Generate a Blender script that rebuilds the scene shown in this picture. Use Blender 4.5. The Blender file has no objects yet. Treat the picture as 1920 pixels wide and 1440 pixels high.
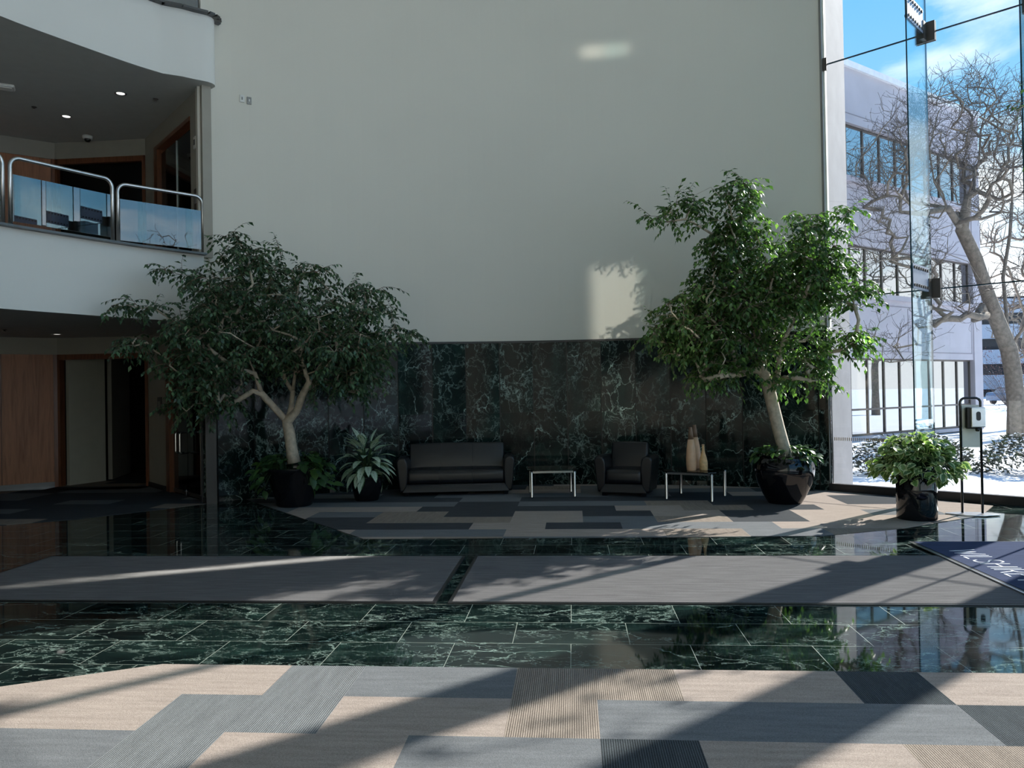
import bpy, math, random
import numpy as np
from mathutils import Vector, Matrix
C = bpy.context.scene.collection
sc = bpy.context.scene
R = math.radians
A45 = R(4.5)                      # the floor pattern runs 4.5 degrees off the view direction
CU, SU = math.cos(A45), math.sin(A45)
def uv2w(u, v): return (u*CU + v*SU, -u*SU + v*CU)

# ------------------------------------------------------------------ materials
MAT = {}
def new_mat(name):
    m = bpy.data.materials.new(name); m.use_nodes = True
    nt = m.node_tree; nt.nodes.clear(); MAT[name] = m
    return m, nt, nt.nodes, nt.links
def N(nt, typ, **kw):
    n = nt.nodes.new(typ)
    for k, v in kw.items():
        if k in n.bl_rna.properties.keys() and k != 'inputs': setattr(n, k, v)
        else: n.inputs[k.replace('_', ' ')].default_value = v
    return n
def principled(nt, col=(.5,.5,.5), rough=.5, metal=0., spec=.5, coat=0.):
    b = nt.nodes.new('ShaderNodeBsdfPrincipled')
    b.inputs['Base Color'].default_value = (*col, 1)
    b.inputs['Roughness'].default_value = rough
    b.inputs['Metallic'].default_value = metal
    b.inputs['Specular IOR Level'].default_value = spec
    b.inputs['Coat Weight'].default_value = coat
    return b
def out(nt, sh):
    o = nt.nodes.new('ShaderNodeOutputMaterial'); nt.links.new(sh, o.inputs['Surface']); return o
def ramp(nt, fac, stops, interp='LINEAR'):
    r = nt.nodes.new('ShaderNodeValToRGB'); r.color_ramp.interpolation = interp
    el = r.color_ramp.elements
    while len(el) < len(stops): el.new(.5)
    for e, (p, c) in zip(el, stops):
        e.position = p; e.color = (*c, 1) if len(c) == 3 else c
    nt.links.new(fac, r.inputs['Fac']); return r.outputs['Color']
def math_(nt, op, a, b=None, clamp=False):
    n = nt.nodes.new('ShaderNodeMath'); n.operation = op; n.use_clamp = clamp
    for i, x in enumerate((a, b)):
        if x is None: continue
        if isinstance(x, (int, float)): n.inputs[i].default_value = x
        else: nt.links.new(x, n.inputs[i])
    return n.outputs[0]
def mixc(nt, fac, a, b, typ='MIX'):
    n = nt.nodes.new('ShaderNodeMix'); n.data_type = 'RGBA'; n.blend_type = typ
    for s, x in ((0, fac), (6, a), (7, b)):
        if isinstance(x, (int, float)): n.inputs[s].default_value = x
        elif isinstance(x, tuple): n.inputs[s].default_value = (*x, 1)
        else: nt.links.new(x, n.inputs[s])
    return n.outputs[2]
def simple(name, col, rough=.5, metal=0., spec=.5, var=.06, scale=6., bump=0., bscale=200., coat=0.):
    m, nt, ns, L = new_mat(name)
    b = principled(nt, col, rough, metal, spec, coat)
    tc = ns.new('ShaderNodeTexCoord')
    nz = N(nt, 'ShaderNodeTexNoise', Scale=scale, Detail=3.); L.new(tc.outputs['Object'], nz.inputs['Vector'])
    lo = tuple(c*(1-var) for c in col); hi = tuple(min(1, c*(1+var)) for c in col)
    L.new(ramp(nt, nz.outputs['Fac'], [(.3, lo), (.7, hi)]), b.inputs['Base Color'])
    if bump:
        n2 = N(nt, 'ShaderNodeTexNoise', Scale=bscale, Detail=2.); L.new(tc.outputs['Object'], n2.inputs['Vector'])
        bp = N(nt, 'ShaderNodeBump', Strength=bump, Distance=.01); L.new(n2.outputs['Fac'], bp.inputs['Height'])
        L.new(bp.outputs['Normal'], b.inputs['Normal'])
    out(nt, b.outputs[0]); return m
simple('white_paint', (.73,.70,.615), .6, var=.015, scale=.6, bump=.03, bscale=90)
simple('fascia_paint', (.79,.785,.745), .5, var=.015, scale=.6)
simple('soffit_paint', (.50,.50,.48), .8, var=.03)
simple('beige_vinyl', (.36,.335,.28), .6, var=.03)
simple('partition_paint', (.52,.51,.43), .6, var=.03)
simple('black_trim', (.012,.012,.014), .35)
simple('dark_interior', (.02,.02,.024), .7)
simple('chrome', (.42,.42,.42), .15, 1., var=.02)
simple('steel', (.62,.62,.62), .28, 1., var=.05)
simple('dark_steel', (.12,.12,.12), .35, .8)
simple('bronze_frame', (.10,.085,.075), .4, .3)
simple('black_glaze', (.004,.004,.006), .05, spec=.5, var=.1)
simple('black_lacquer', (.006,.006,.008), .12, spec=.5)
simple('leather', (.006,.0065,.009), .32, spec=.5, var=.15, bump=.12, bscale=160)
simple('seam', (.02,.02,.024), .5)
simple('bark_pale', (.50,.42,.32), .75, var=.25, scale=14, bump=.3, bscale=60)
simple('bark_grey', (.20,.165,.13), .9, var=.3, scale=10, bump=.8, bscale=25)
simple('twig_dark', (.10,.08,.07), .9, var=.2)
simple('twig_brown', (.17,.12,.08), .85, var=.2)
simple('soil', (.03,.022,.015), .95, bump=.5, bscale=60)
simple('concrete', (.225,.22,.235), .85, var=.10, scale=2.5, bump=.08, bscale=40)
simple('facade', (.52,.49,.53), .85, var=.06, scale=1.2, bump=.05, bscale=30)
simple('facade_groove', (.30,.28,.31), .9)
simple('snow', (.86,.87,.90), .7, var=.03, scale=.5, bump=.5, bscale=1.3)
simple('garage_band', (.42,.45,.52), .85)
simple('brick_far', (.20,.14,.13), .9, var=.2, scale=.5)
simple('vase_body', (.70,.44,.27), .45, var=.10, scale=9)
simple('vase_short_body', (.66,.42,.20), .5, var=.22, scale=22)
simple('vase_neck', (.17,.105,.065), .5, var=.15)
simple('plastic_grey', (.30,.30,.29), .5)
simple('plastic_white', (.75,.74,.70), .5)
simple('plastic_black', (.012,.012,.013), .3)
simple('lettering', (.72,.74,.80), .7)
simple('car_paint', (.20,.24,.32), .3, .2)
simple('roof_snow', (.85,.86,.88), .8)
simple('ceiling_paint', (.72,.71,.66), .8, var=.02)
simple('evergreen', (.10,.105,.075), .9, var=.4, scale=30)
simple('snow_clump', (.80,.82,.85), .8)
simple('dash_tan', (.45,.33,.22), .6)

def wood(name, base, dark, rough=.28):
    m, nt, ns, L = new_mat(name); b = principled(nt, base, rough, spec=.35)
    tc = ns.new('ShaderNodeTexCoord'); mp = ns.new('ShaderNodeMapping'); mp.inputs['Scale'].default_value = (9, 9, .7)
    L.new(tc.outputs['Object'], mp.inputs['Vector'])
    nz = N(nt, 'ShaderNodeTexNoise', Scale=1.4, Detail=5., Distortion=1.2); L.new(mp.outputs[0], nz.inputs['Vector'])
    mp2 = ns.new('ShaderNodeMapping'); mp2.inputs['Scale'].default_value = (120, 120, 4); L.new(tc.outputs['Object'], mp2.inputs['Vector'])
    n2 = N(nt, 'ShaderNodeTexNoise', Scale=1., Detail=2.); L.new(mp2.outputs[0], n2.inputs['Vector'])
    c1 = ramp(nt, nz.outputs['Fac'], [(.3, dark), (.5, base), (.7, tuple(c*1.15 for c in base))])
    c2 = ramp(nt, n2.outputs['Fac'], [(.3, (.8,.8,.8)), (.7, (1,1,1))])
    L.new(mixc(nt, 1., c1, c2, 'MULTIPLY'), b.inputs['Base Color']); out(nt, b.outputs[0])
wood('wood_panel', (.46,.20,.10), (.34,.135,.065), .4)
wood('wood_frame', (.20,.075,.035), (.12,.04,.02))

def marble(name, floor):
    m, nt, ns, L = new_mat(name)
    b = principled(nt, (.01,.02,.018), .035 if floor else .10, spec=.55 if floor else .13)
    tc = ns.new('ShaderNodeTexCoord')
    if floor:
        br = N(nt, 'ShaderNodeTexBrick', offset=.5, Scale=1.0)
        br.inputs['Brick Width'].default_value = .762; br.inputs['Row Height'].default_value = .457
        br.inputs['Mortar Size'].default_value = .0018; br.inputs['Mortar Smooth'].default_value = 0; br.inputs['Bias'].default_value = 0
        br.inputs['Color1'].default_value = (0,0,0,1); br.inputs['Color2'].default_value = (1,1,1,1); br.inputs['Mortar'].default_value = (.5,.5,.5,1)
        mp = ns.new('ShaderNodeMapping'); mp.inputs['Location'].default_value = (-.34, 0, 0)
        L.new(tc.outputs['Object'], mp.inputs['Vector']); L.new(mp.outputs[0], br.inputs['Vector'])
        off = br.outputs['Color']; vec = tc.outputs['Object']
    else:
        at = N(nt, 'ShaderNodeAttribute', attribute_name='panel'); off = at.outputs['Color']; vec = tc.outputs['Object']
    vm = ns.new('ShaderNodeVectorMath'); vm.operation = 'MULTIPLY_ADD'; vm.inputs[1].default_value = (17, 31, 23)
    st_ = ns.new('ShaderNodeMapping'); st_.inputs['Scale'].default_value = (.6,1.35,1) if floor else (1,1,.8); L.new(vec, st_.inputs['Vector'])
    L.new(off, vm.inputs[0]); L.new(st_.outputs[0], vm.inputs[2]); P = vm.outputs[0]
    nd = N(nt, 'ShaderNodeTexNoise', Scale=2.4, Detail=6., Roughness=.6); L.new(P, nd.inputs['Vector'])
    vs = ns.new('ShaderNodeVectorMath'); vs.operation = 'MULTIPLY_ADD'; vs.inputs[1].default_value = (.55,.55,.55)
    L.new(nd.outputs['Color'], vs.inputs[0]); L.new(P, vs.inputs[2]); Q = vs.outputs[0]
    def vein(sc_, w, src):
        v = N(nt, 'ShaderNodeTexVoronoi', feature='DISTANCE_TO_EDGE', Scale=sc_); L.new(src, v.inputs['Vector'])
        return ramp(nt, v.outputs['Distance'], [(0, (1,1,1)), (w*.35, (.45,.45,.45)), (w, (0,0,0))])
    def nvein(sc_, w):
        n = N(nt, 'ShaderNodeTexNoise', Scale=sc_, Detail=6., Roughness=.55, Distortion=.8); L.new(Q, n.inputs['Vector'])
        a = math_(nt, 'ABSOLUTE', math_(nt, 'SUBTRACT', n.outputs['Fac'], .5))
        return ramp(nt, a, [(0, (1,1,1)), (w, (0,0,0))])
    mk = N(nt, 'ShaderNodeTexNoise', Scale=1.3, Detail=2.); L.new(P, mk.inputs['Vector'])
    mask = ramp(nt, mk.outputs['Fac'], [(.38, (.12,.12,.12)), (.58, (1,1,1))])
    mk2 = N(nt, 'ShaderNodeTexNoise', Scale=3.3, Detail=2.); L.new(Q, mk2.inputs['Vector'])
    mask2 = ramp(nt, mk2.outputs['Fac'], [(.45, (0,0,0)), (.6, (1,1,1))])
    v1 = mixc(nt, 1., vein(1.1, .009 if floor else .010, Q), mask2, 'MULTIPLY')
    v2 = mixc(nt, 1., vein(3.6, .017 if floor else .026, Q), mask, 'MULTIPLY')
    v3 = mixc(nt, 1., nvein(3.4, .012 if floor else .018), mask, 'MULTIPLY')
    s = mixc(nt, 1., mixc(nt, .7 if floor else .45, v1, v2, 'ADD'), mixc(nt, 1., v3, ((.75,)*3 if floor else (.4,)*3), 'MULTIPLY'), 'ADD')
    cl = N(nt, 'ShaderNodeTexNoise', Scale=2.2, Detail=6., Roughness=.65); L.new(Q, cl.inputs['Vector'])
    k = .8 if floor else .7
    base = ramp(nt, cl.outputs['Fac'], [(.35, (.003*k,.006*k,.007*k)), (.55, (.010*k,.022*k,.020*k)), (.75, (.026*k,.062*k,.052*k))])
    vc = (.29,.39,.34) if floor else (.40,.55,.50)
    col = mixc(nt, s, base, vc)
    if floor:
        col = mixc(nt, br.outputs['Fac'], col, (.30,.34,.29))
        L.new(ramp(nt, br.outputs['Fac'], [(0, (.035,)*3), (1, (.5,)*3)]), b.inputs['Roughness'])
    else:
        n4 = N(nt, 'ShaderNodeTexNoise', Scale=5., Detail=4.); L.new(P, n4.inputs['Vector'])
        L.new(ramp(nt, n4.outputs['Fac'], [(.3, (.05,)*3), (.7, (.10,)*3)]), b.inputs['Roughness'])
        bp = N(nt, 'ShaderNodeBump', Strength=.05, Distance=.02); L.new(n4.outputs['Fac'], bp.inputs['Height']); L.new(bp.outputs[0], b.inputs['Normal'])
    L.new(col, b.inputs['Base Color']); out(nt, b.outputs[0])
marble('marble_floor', True); marble('marble_wall', False)

def carpet(name, col, rib=None, amt=.12):
    m, nt, ns, L = new_mat(name); b = principled(nt, col, 1., spec=.05)
    tc = ns.new('ShaderNodeTexCoord')
    nz = N(nt, 'ShaderNodeTexNoise', Scale=260., Detail=2.); L.new(tc.outputs['Object'], nz.inputs['Vector'])
    mp = ns.new('ShaderNodeMapping'); mp.inputs['Scale'].default_value = (3, 26, 3) if rib != 'u' else (26, 3, 3)
    L.new(tc.outputs['Object'], mp.inputs['Vector'])
    n2 = N(nt, 'ShaderNodeTexNoise', Scale=1., Detail=3.); L.new(mp.outputs[0], n2.inputs['Vector'])
    c = ramp(nt, nz.outputs['Fac'], [(.3, tuple(x*(1-amt*2.2) for x in col)), (.7, tuple(x*(1+amt*2.2) for x in col))])
    c = mixc(nt, 1., c, ramp(nt, n2.outputs['Fac'], [(.3, (1-amt,)*3), (.7, (1+amt,)*3)]), 'MULTIPLY')
    h = nz.outputs['Fac']
    if rib:
        w = N(nt, 'ShaderNodeTexWave', wave_type='BANDS', bands_direction='X', Scale=28.)
        L.new(tc.outputs['Object'], w.inputs['Vector'])
        c = mixc(nt, 1., c, ramp(nt, w.outputs['Fac'], [(.15, (.55,)*3), (.6, (1.12,)*3)]), 'MULTIPLY'); h = w.outputs['Fac']
    bp = N(nt, 'ShaderNodeBump', Strength=.4, Distance=.004); L.new(h, bp.inputs['Height']); L.new(bp.outputs[0], b.inputs['Normal'])
    L.new(c, b.inputs['Base Color']); out(nt, b.outputs[0])
carpet('carpet_tan', (.36,.30,.262)); carpet('carpet_tan_ribbed', (.30,.25,.21), 'u')
carpet('carpet_blue', (.165,.172,.18)); carpet('carpet_grey_ribbed', (.20,.21,.215), 'u'); carpet('carpet_dark_ribbed', (.075,.085,.092), 'u')
carpet('carpet_dark', (.062,.066,.072)); carpet('mat_grey', (.14,.135,.137), None, .16); carpet('mat_navy', (.05,.065,.12), None, .12)
carpet('carpet_under_balcony', (.06,.065,.075))
CARP = ['carpet_tan','carpet_tan_ribbed','carpet_blue','carpet_grey_ribbed','carpet_dark_ribbed','carpet_dark']

def thin_glass(name, tint, base=.05, k=.9):
    m, nt, ns, L = new_mat(name)
    lw = ns.new('ShaderNodeLayerWeight'); lw.inputs['Blend'].default_value = .5
    f = math_(nt, 'ADD', math_(nt, 'MULTIPLY', math_(nt, 'POWER', lw.outputs['Facing'], 5.), k), base, True)
    t = ns.new('ShaderNodeBsdfTransparent'); t.inputs['Color'].default_value = (*tint, 1)
    g = ns.new('ShaderNodeBsdfGlossy'); g.inputs['Roughness'].default_value = 0.; g.inputs['Color'].default_value = (.95,.97,1,1)
    mx = ns.new('ShaderNodeMixShader'); L.new(f, mx.inputs[0]); L.new(t.outputs[0], mx.inputs[1]); L.new(g.outputs[0], mx.inputs[2])
    out(nt, mx.outputs[0])
thin_glass('glass_clear', (.965,.985,.98), .03)
thin_glass('glass_fin', (.82,.95,.97), .04)
thin_glass('glass_rail', (.55,.60,.62), .16, .8)
thin_glass('glass_door', (.30,.36,.34), .03, .8)
thin_glass('glass_table', (.10,.13,.12), .06, .8)
thin_glass('glass_building', (.10,.12,.14), .55, .42)
simple('glass_edge', (.015,.05,.07), .1, spec=.6)
simple('steel_bright', (.30,.34,.44), .35, .1)

def leaf_mat(name, ca, cb, rough=.35, transl=.35, varieg=None):
    m, nt, ns, L = new_mat(name); b = principled(nt, ca, rough, spec=.5)
    at = N(nt, 'ShaderNodeAttribute', attribute_name='leaf')
    col = ramp(nt, at.outputs['Fac'], [(0, tuple(c*.65 for c in ca)), (.5, ca), (.93, cb), (1, tuple(min(1, c*1.5) for c in cb))])
    if varieg:
        uv = ns.new('ShaderNodeUVMap'); sx = ns.new('ShaderNodeSeparateXYZ'); L.new(uv.outputs[0], sx.inputs[0])
        d = math_(nt, 'ABSOLUTE', math_(nt, 'SUBTRACT', sx.outputs[0], .5))
        tc = ns.new('ShaderNodeTexCoord'); nz = N(nt, 'ShaderNodeTexNoise', Scale=varieg[2], Detail=3.); L.new(tc.outputs['Object'], nz.inputs['Vector'])
        s = math_(nt, 'ADD', d, math_(nt, 'MULTIPLY', math_(nt, 'SUBTRACT', nz.outputs['Fac'], .5), varieg[3]))
        msk = ramp(nt, s, [(0, (0,0,0)), (.03, (1,1,1)), (varieg[1], (1,1,1)), (varieg[1]+.05, (0,0,0))] if varieg[4] else [(varieg[1], (0,0,0)), (varieg[1]+.07, (1,1,1))])
        col = mixc(nt, msk, col, varieg[0])
    L.new(col, b.inputs['Base Color'])
    t = ns.new('ShaderNodeBsdfTranslucent'); L.new(mixc(nt, 1., col, (1.25,1.5,.75), 'MULTIPLY'), t.inputs['Color'])
    mx = ns.new('ShaderNodeMixShader'); mx.inputs[0].default_value = transl
    L.new(b.outputs[0], mx.inputs[1]); L.new(t.outputs[0], mx.inputs[2]); out(nt, mx.outputs[0])
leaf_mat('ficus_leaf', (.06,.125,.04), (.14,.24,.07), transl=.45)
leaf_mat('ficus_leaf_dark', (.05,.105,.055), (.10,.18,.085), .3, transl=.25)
leaf_mat('pothos_leaf', (.05,.115,.04), (.11,.21,.06))
leaf_mat('pothos_variegated', (.10,.20,.06), (.22,.34,.11), varieg=((.52,.58,.32), .24, 18., .6, False))
leaf_mat('aglaonema_leaf', (.05,.13,.05), (.07,.17,.06), .4, .2, varieg=((.55,.64,.52), .36, 30., .25, True))

def emis(name, col, s):
    m, nt, ns, L = new_mat(name); e = ns.new('ShaderNodeEmission'); e.inputs[0].default_value = (*col, 1); e.inputs[1].default_value = s; out(nt, e.outputs[0])
emis('lamp_glow', (1,.97,.92), 1.6)

# ------------------------------------------------------------------ mesh helpers
class MB:
    def __init__(s): s.v=[]; s.f=[]; s.mi=[]; s.uv=[]; s.at=[]; s.useuv=False
    def add(s, vs, fs, mi=0, uvs=None, at=0.):
        o = len(s.v); s.v += [tuple(p) for p in vs]
        for k, f in enumerate(fs):
            s.f.append(tuple(o+i for i in f)); s.mi.append(mi); s.at.append(at)
            s.uv.append([uvs[i] for i in f] if uvs else None)
        if uvs: s.useuv = True
    def build(s, name, mats, parent=None, smooth=False, bevel=0., seg=2, attr=None, rot=None, loc=None, subd=0):
        me = bpy.data.meshes.new(name); me.from_pydata(s.v, [], s.f)
        if isinstance(mats, str): mats = [mats]
        for m in mats: me.materials.append(MAT[m])
        if len(mats) > 1: me.polygons.foreach_set('material_index', s.mi)
        if s.useuv:
            ul = me.uv_layers.new(name='UVMap'); data = []
            for f, uu in zip(s.f, s.uv):
                for i in range(len(f)): data += list(uu[i]) if uu else [0, 0]
            ul.data.foreach_set('uv', data)
        if attr:
            if isinstance(s.at[0], tuple):
                a = me.attributes.new(attr, 'FLOAT_VECTOR', 'FACE'); a.data.foreach_set('vector', [c for t in s.at for c in t])
            else:
                a = me.attributes.new(attr, 'FLOAT', 'FACE'); a.data.foreach_set('value', s.at)
        if smooth: me.polygons.foreach_set('use_smooth', [True]*len(s.f))
        me.update(); o = bpy.data.objects.new(name, me); C.objects.link(o)
        if parent: o.parent = parent
        if rot: o.rotation_euler = rot
        if loc: o.location = loc
        if bevel:
            b = o.modifiers.new('b', 'BEVEL'); b.width = bevel; b.segments = seg; b.limit_method = 'ANGLE'; b.angle_limit = R(35)
            me.polygons.foreach_set('use_smooth', [True]*len(s.f))
            o.modifiers.new('w', 'WEIGHTED_NORMAL')
        if subd: q = o.modifiers.new('s', 'SUBSURF'); q.levels = subd; q.render_levels = subd
        return o
BF = [(0,3,2,1),(4,5,6,7),(0,1,5,4),(1,2,6,5),(2,3,7,6),(3,0,4,7)]
def box(mb, x0, y0, z0, x1, y1, z1, mi=0, at=0.):
    mb.add([(x0,y0,z0),(x1,y0,z0),(x1,y1,z0),(x0,y1,z0),(x0,y0,z1),(x1,y0,z1),(x1,y1,z1),(x0,y1,z1)], BF, mi, at=at)
def wallbox(mb, a, b, z0, z1, th=.1, off=0., mi=0, ext=0., s0=0., s1=1.):
    """box standing on the segment a-b between fractions s0..s1, thickness th to the left of a->b starting at off"""
    ax, ay = a; bx, by = b; L = math.hypot(bx-ax, by-ay); tx, ty = (bx-ax)/L, (by-ay)/L; nx, ny = -ty, tx
    p0 = (ax+tx*(L*s0-ext), ay+ty*(L*s0-ext)); p1 = (ax+tx*(L*s1+ext), ay+ty*(L*s1+ext))
    q = [(p0[0]+nx*off, p0[1]+ny*off), (p1[0]+nx*off, p1[1]+ny*off), (p1[0]+nx*(off+th), p1[1]+ny*(off+th)), (p0[0]+nx*(off+th), p0[1]+ny*(off+th))]
    mb.add([(x, y, z0) for x, y in q]+[(x, y, z1) for x, y in q], BF, mi)
def prism(mb, poly, z0, z1, mi=0):
    n = len(poly)
    mb.add([(x,y,z0) for x,y in poly]+[(x,y,z1) for x,y in poly],
           [tuple(range(n))[::-1], tuple(range(n, 2*n))]+[(i, (i+1)%n, n+(i+1)%n, n+i) for i in range(n)], mi)
def tube(mb, pts, rad, seg=8, cap=True, mi=0, at=0.):
    P = [Vector(p) for p in pts]; n = len(P); rr = rad if isinstance(rad, (list, tuple)) else [rad]*n
    vs = []; prev = None
    for i in range(n):
        t = (P[min(i+1,n-1)]-P[max(i-1,0)]); t = t.normalized() if t.length > 1e-9 else Vector((0,0,1))
        if prev is None:
            up = Vector((0,0,1)) if abs(t.z) < .9 else Vector((1,0,0)); x = t.cross(up).normalized()
        else:
            x = prev - t*prev.dot(t); x = x.normalized() if x.length > 1e-6 else t.orthogonal().normalized()
        prev = x; y = t.cross(x)
        for k in range(seg):
            a = 2*math.pi*k/seg; vs.append(P[i]+(x*math.cos(a)+y*math.sin(a))*rr[i])
    fs = [(i*seg+k, i*seg+(k+1)%seg, (i+1)*seg+(k+1)%seg, (i+1)*seg+k) for i in range(n-1) for k in range(seg)]
    if cap: fs += [tuple(range(seg))[::-1], tuple((n-1)*seg+k for k in range(seg))]
    mb.add(vs, fs, mi, at=at)
def lathe(mb, prof, cx=0, cy=0, z=0, seg=32, mi=0):
    vs = []; n = len(prof)
    for r, h in prof:
        for k in range(seg):
            a = 2*math.pi*k/seg; vs.append((cx+r*math.cos(a), cy+r*math.sin(a), z+h))
    fs = [(i*seg+k, i*seg+(k+1)%seg, (i+1)*seg+(k+1)%seg, (i+1)*seg+k) for i in range(n-1) for k in range(seg)]
    fs += [tuple(range(seg))[::-1], tuple((n-1)*seg+k for k in range(seg))]
    mb.add(vs, fs, mi)
def arc_pts(c, r, a0, a1, n, plane):
    out_ = []
    for i in range(n+1):
        a = a0+(a1-a0)*i/n; x, y = r*math.cos(a), r*math.sin(a)
        out_.append(plane(c[0]+x, c[1]+y))
    return out_
def tag(o, label, cat, group=None, kind=None):
    o['label'] = label; o['category'] = cat
    if group: o['group'] = group
    if kind: o['kind'] = kind
    return o
def struct(o): o['kind'] = 'structure'; return o
def thing(name, label, cat, loc=(0,0,0), rz=0., group=None):
    o = bpy.data.objects.new(name, None); C.objects.link(o); o.location = loc; o.rotation_euler = (0,0,rz); o.empty_display_size = .1
    return tag(o, label, cat, group)
def setgrp(name):
    o = bpy.data.objects.new(name, None); C.objects.link(o); return struct(o)

# ------------------------------------------------------------------ room geometry
CX, CY, RW = .2, 4.83, 8.67
def arc(deg, r=RW): a = R(deg); return (CX+r*math.sin(a), CY+r*math.cos(a))
ZTOP = 12.0; ZM = 2.50
STEP = 3.9; A0 = 1.15-9*STEP; A1 = 33.6
# upper white wall (one curved skin with thickness), above the marble
mb = MB(); n = 40; ang = [-35.3+(A1+35.3)*i/n for i in range(n+1)]
for i in range(n):
    p, q = arc(ang[i]), arc(ang[i+1]); p2, q2 = arc(ang[i], RW+.12), arc(ang[i+1], RW+.12)
    vs = [(*p,ZM-.0),(*q,ZM-.0),(*q,ZTOP),(*p,ZTOP),(*p2,ZM),(*q2,ZM),(*q2,ZTOP),(*p2,ZTOP)]
    fs = [(0,1,2,3),(4,7,6,5),(0,4,5,1)]
    if i == 0: fs.append((0,3,7,4))
    if i == n-1: fs.append((1,5,6,2))
    mb.add(vs, fs)
struct(mb.build('wall_back', 'white_paint', smooth=False))
bpy.data.objects['wall_back'].data.polygons.foreach_set('use_smooth', [i%1 == 0 for i in range(len(mb.f))])
m_ = bpy.data.objects['wall_back'].modifiers.new('e', 'EDGE_SPLIT'); m_.split_angle = R(40)
# marble cladding: one mesh of panels
random.seed(4)
mb = MB(); edges = [A0-1.3]+[A0+STEP*k for k in range(18)]+[A1]
for i in range(len(edges)-1):
    for (z0, z1) in ((.0,.085),(.085,1.27),(1.27,ZM)):
        g = .11; a, b = edges[i]+g*.5, edges[i+1]-g*.5
        pv = (random.random(), random.random(), random.random())
        t1, t2, t3 = [random.uniform(-.006,.006) for _ in range(3)]
        ro = RW-.03
        P = [(*arc(a, ro+t1), z0+.002), (*arc(b, ro+t2), z0+.002), (*arc(b, ro+t2+t3), z1-.002), (*arc(a, ro+t1+t3), z1-.002)]
        Q = [(*arc(a, RW+.05), z0+.002), (*arc(b, RW+.05), z0+.002), (*arc(b, RW+.05), z1-.002), (*arc(a, RW+.05), z1-.002)]
        mb.add(P+Q, [(0,1,2,3),(4,7,6,5),(0,4,5,1),(3,2,6,7),(0,3,7,4),(1,5,6,2)], at=pv)
struct(mb.build('wall_marble', 'marble_wall', attr='panel'))
mb = MB()
for i in range(n):
    for (ra, rb, z0, z1) in ((RW-.055, RW+.02, ZM-.012, ZM+.022), (RW+.03, RW+.08, 0, ZM)):
        p, q, r_, s_ = arc(ang[i], ra), arc(ang[i+1], ra), arc(ang[i+1], rb), arc(ang[i], rb)
        mb.add([(*p,z0),(*q,z0),(*r_,z0),(*s_,z0),(*p,z1),(*q,z1),(*r_,z1),(*s_,z1)], BF)
struct(mb.build('trim_1', 'black_trim'))

# glass polyline
G0 = (4.98,12.05); tG = (.717,-.697); nG = (.697,.717)
def gp(s, o=0.): return (G0[0]+tG[0]*s+nG[0]*o, G0[1]+tG[1]*s+nG[1]*o)
G1 = gp(6.3); G2 = (9.75,4.8); G3 = (9.5,1.6); G4 = (3.9,-3.25)
# floor: marble everywhere inside, local axes = pattern axes
def w2uv(x, y): return (x*CU-y*SU, x*SU+y*CU)
room = [(-13,-4),(-13,14.6),(-9.3,14.6),(-9.3,19),(-6.2,19),(-2.8,15.8),(-3.5,13.4),(0,13.6),(3,13.3),(4.95,12.1),gp(0),G1,G2,G3,G4,(2,-4)]
mb = MB(); prism(mb, [w2uv(*p) for p in room], -.12, 0)
struct(mb.build('floor', 'marble_floor', rot=(0,0,-A45)))

# carpets: mesh of tiles clipped to a convex-ish polygon (u,v space)
def clip(poly, a, b):
    res = []; n_ = len(poly)
    def side(p): return (b[0]-a[0])*(p[1]-a[1])-(b[1]-a[1])*(p[0]-a[0])
    for i in range(n_):
        p, q = poly[i], poly[(i+1)%n_]; sp, sq = side(p), side(q)
        if sp >= 0: res.append(p)
        if (sp > 0 and sq < 0) or (sp < 0 and sq > 0):
            t = sp/(sp-sq); res.append((p[0]+(q[0]-p[0])*t, p[1]+(q[1]-p[1])*t))
    return res
TS = .457
def carpet_mesh(name, region, choose, u0, v0, ulim, vlim, mats, z=.006):
    """region: list of convex polygons in (u,v), ccw"""
    mb = MB()
    for i in range(math.floor((ulim[0]-u0)/TS), math.ceil((ulim[1]-u0)/TS)):
        for j in range(math.floor((vlim[0]-v0)/TS), math.ceil((vlim[1]-v0)/TS)):
            cell = [(u0+i*TS, v0+j*TS), (u0+(i+1)*TS, v0+j*TS), (u0+(i+1)*TS, v0+(j+1)*TS), (u0+i*TS, v0+(j+1)*TS)]
            for cv in region:
                c = cell
                for k in range(len(cv)):
                    c = clip(c, cv[k], cv[(k+1)%len(cv)])
                    if len(c) < 3: break
                if len(c) >= 3:
                    g = choose(i, j); nn = len(c)
                    mb.add([(x,y,z) for x,y in c]+[(x,y,.0005) for x,y in c], [tuple(range(nn))]+[(k, nn+k, nn+(k+1)%nn, (k+1)%nn) for k in range(nn)], g)
    return struct(mb.build(name, mats, rot=(0,0,-A45)))
T, TR, B, GR, DR, DK = 0, 1, 2, 3, 4, 5
FG = {-1: {-9:T,-8:T,-7:T,-6:T,-5:T,-4:GR,-3:B,-2:B,-1:TR,0:TR,1:T,2:T,3:DR,4:T,5:T,6:DK},
      -2: {-9:T,-8:T,-7:T,-6:T,-5:GR,-4:GR,-3:T,-2:T,-1:TR,0:B,1:B,2:B,3:B,4:DR,5:DR,6:T},
      -3: {-9:B,-8:B,-7:B,-6:B,-5:GR,-4:T,-3:T,-2:B,-1:B,0:DR,1:T,2:T,3:TR,4:TR,5:DK,6:DK},
      -4: {-9:B,-8:B,-7:T,-6:T,-5:GR,-4:T,-3:B,-2:B,-1:T,0:TR,1:T,2:B,3:B,4:TR}}
def ch_fg(i, j):
    if j in FG: return FG[j].get(i, T)
    rr = random.Random(i//2*97+j*13); return rr.choice([T,T,B,B,TR,DR])
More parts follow.
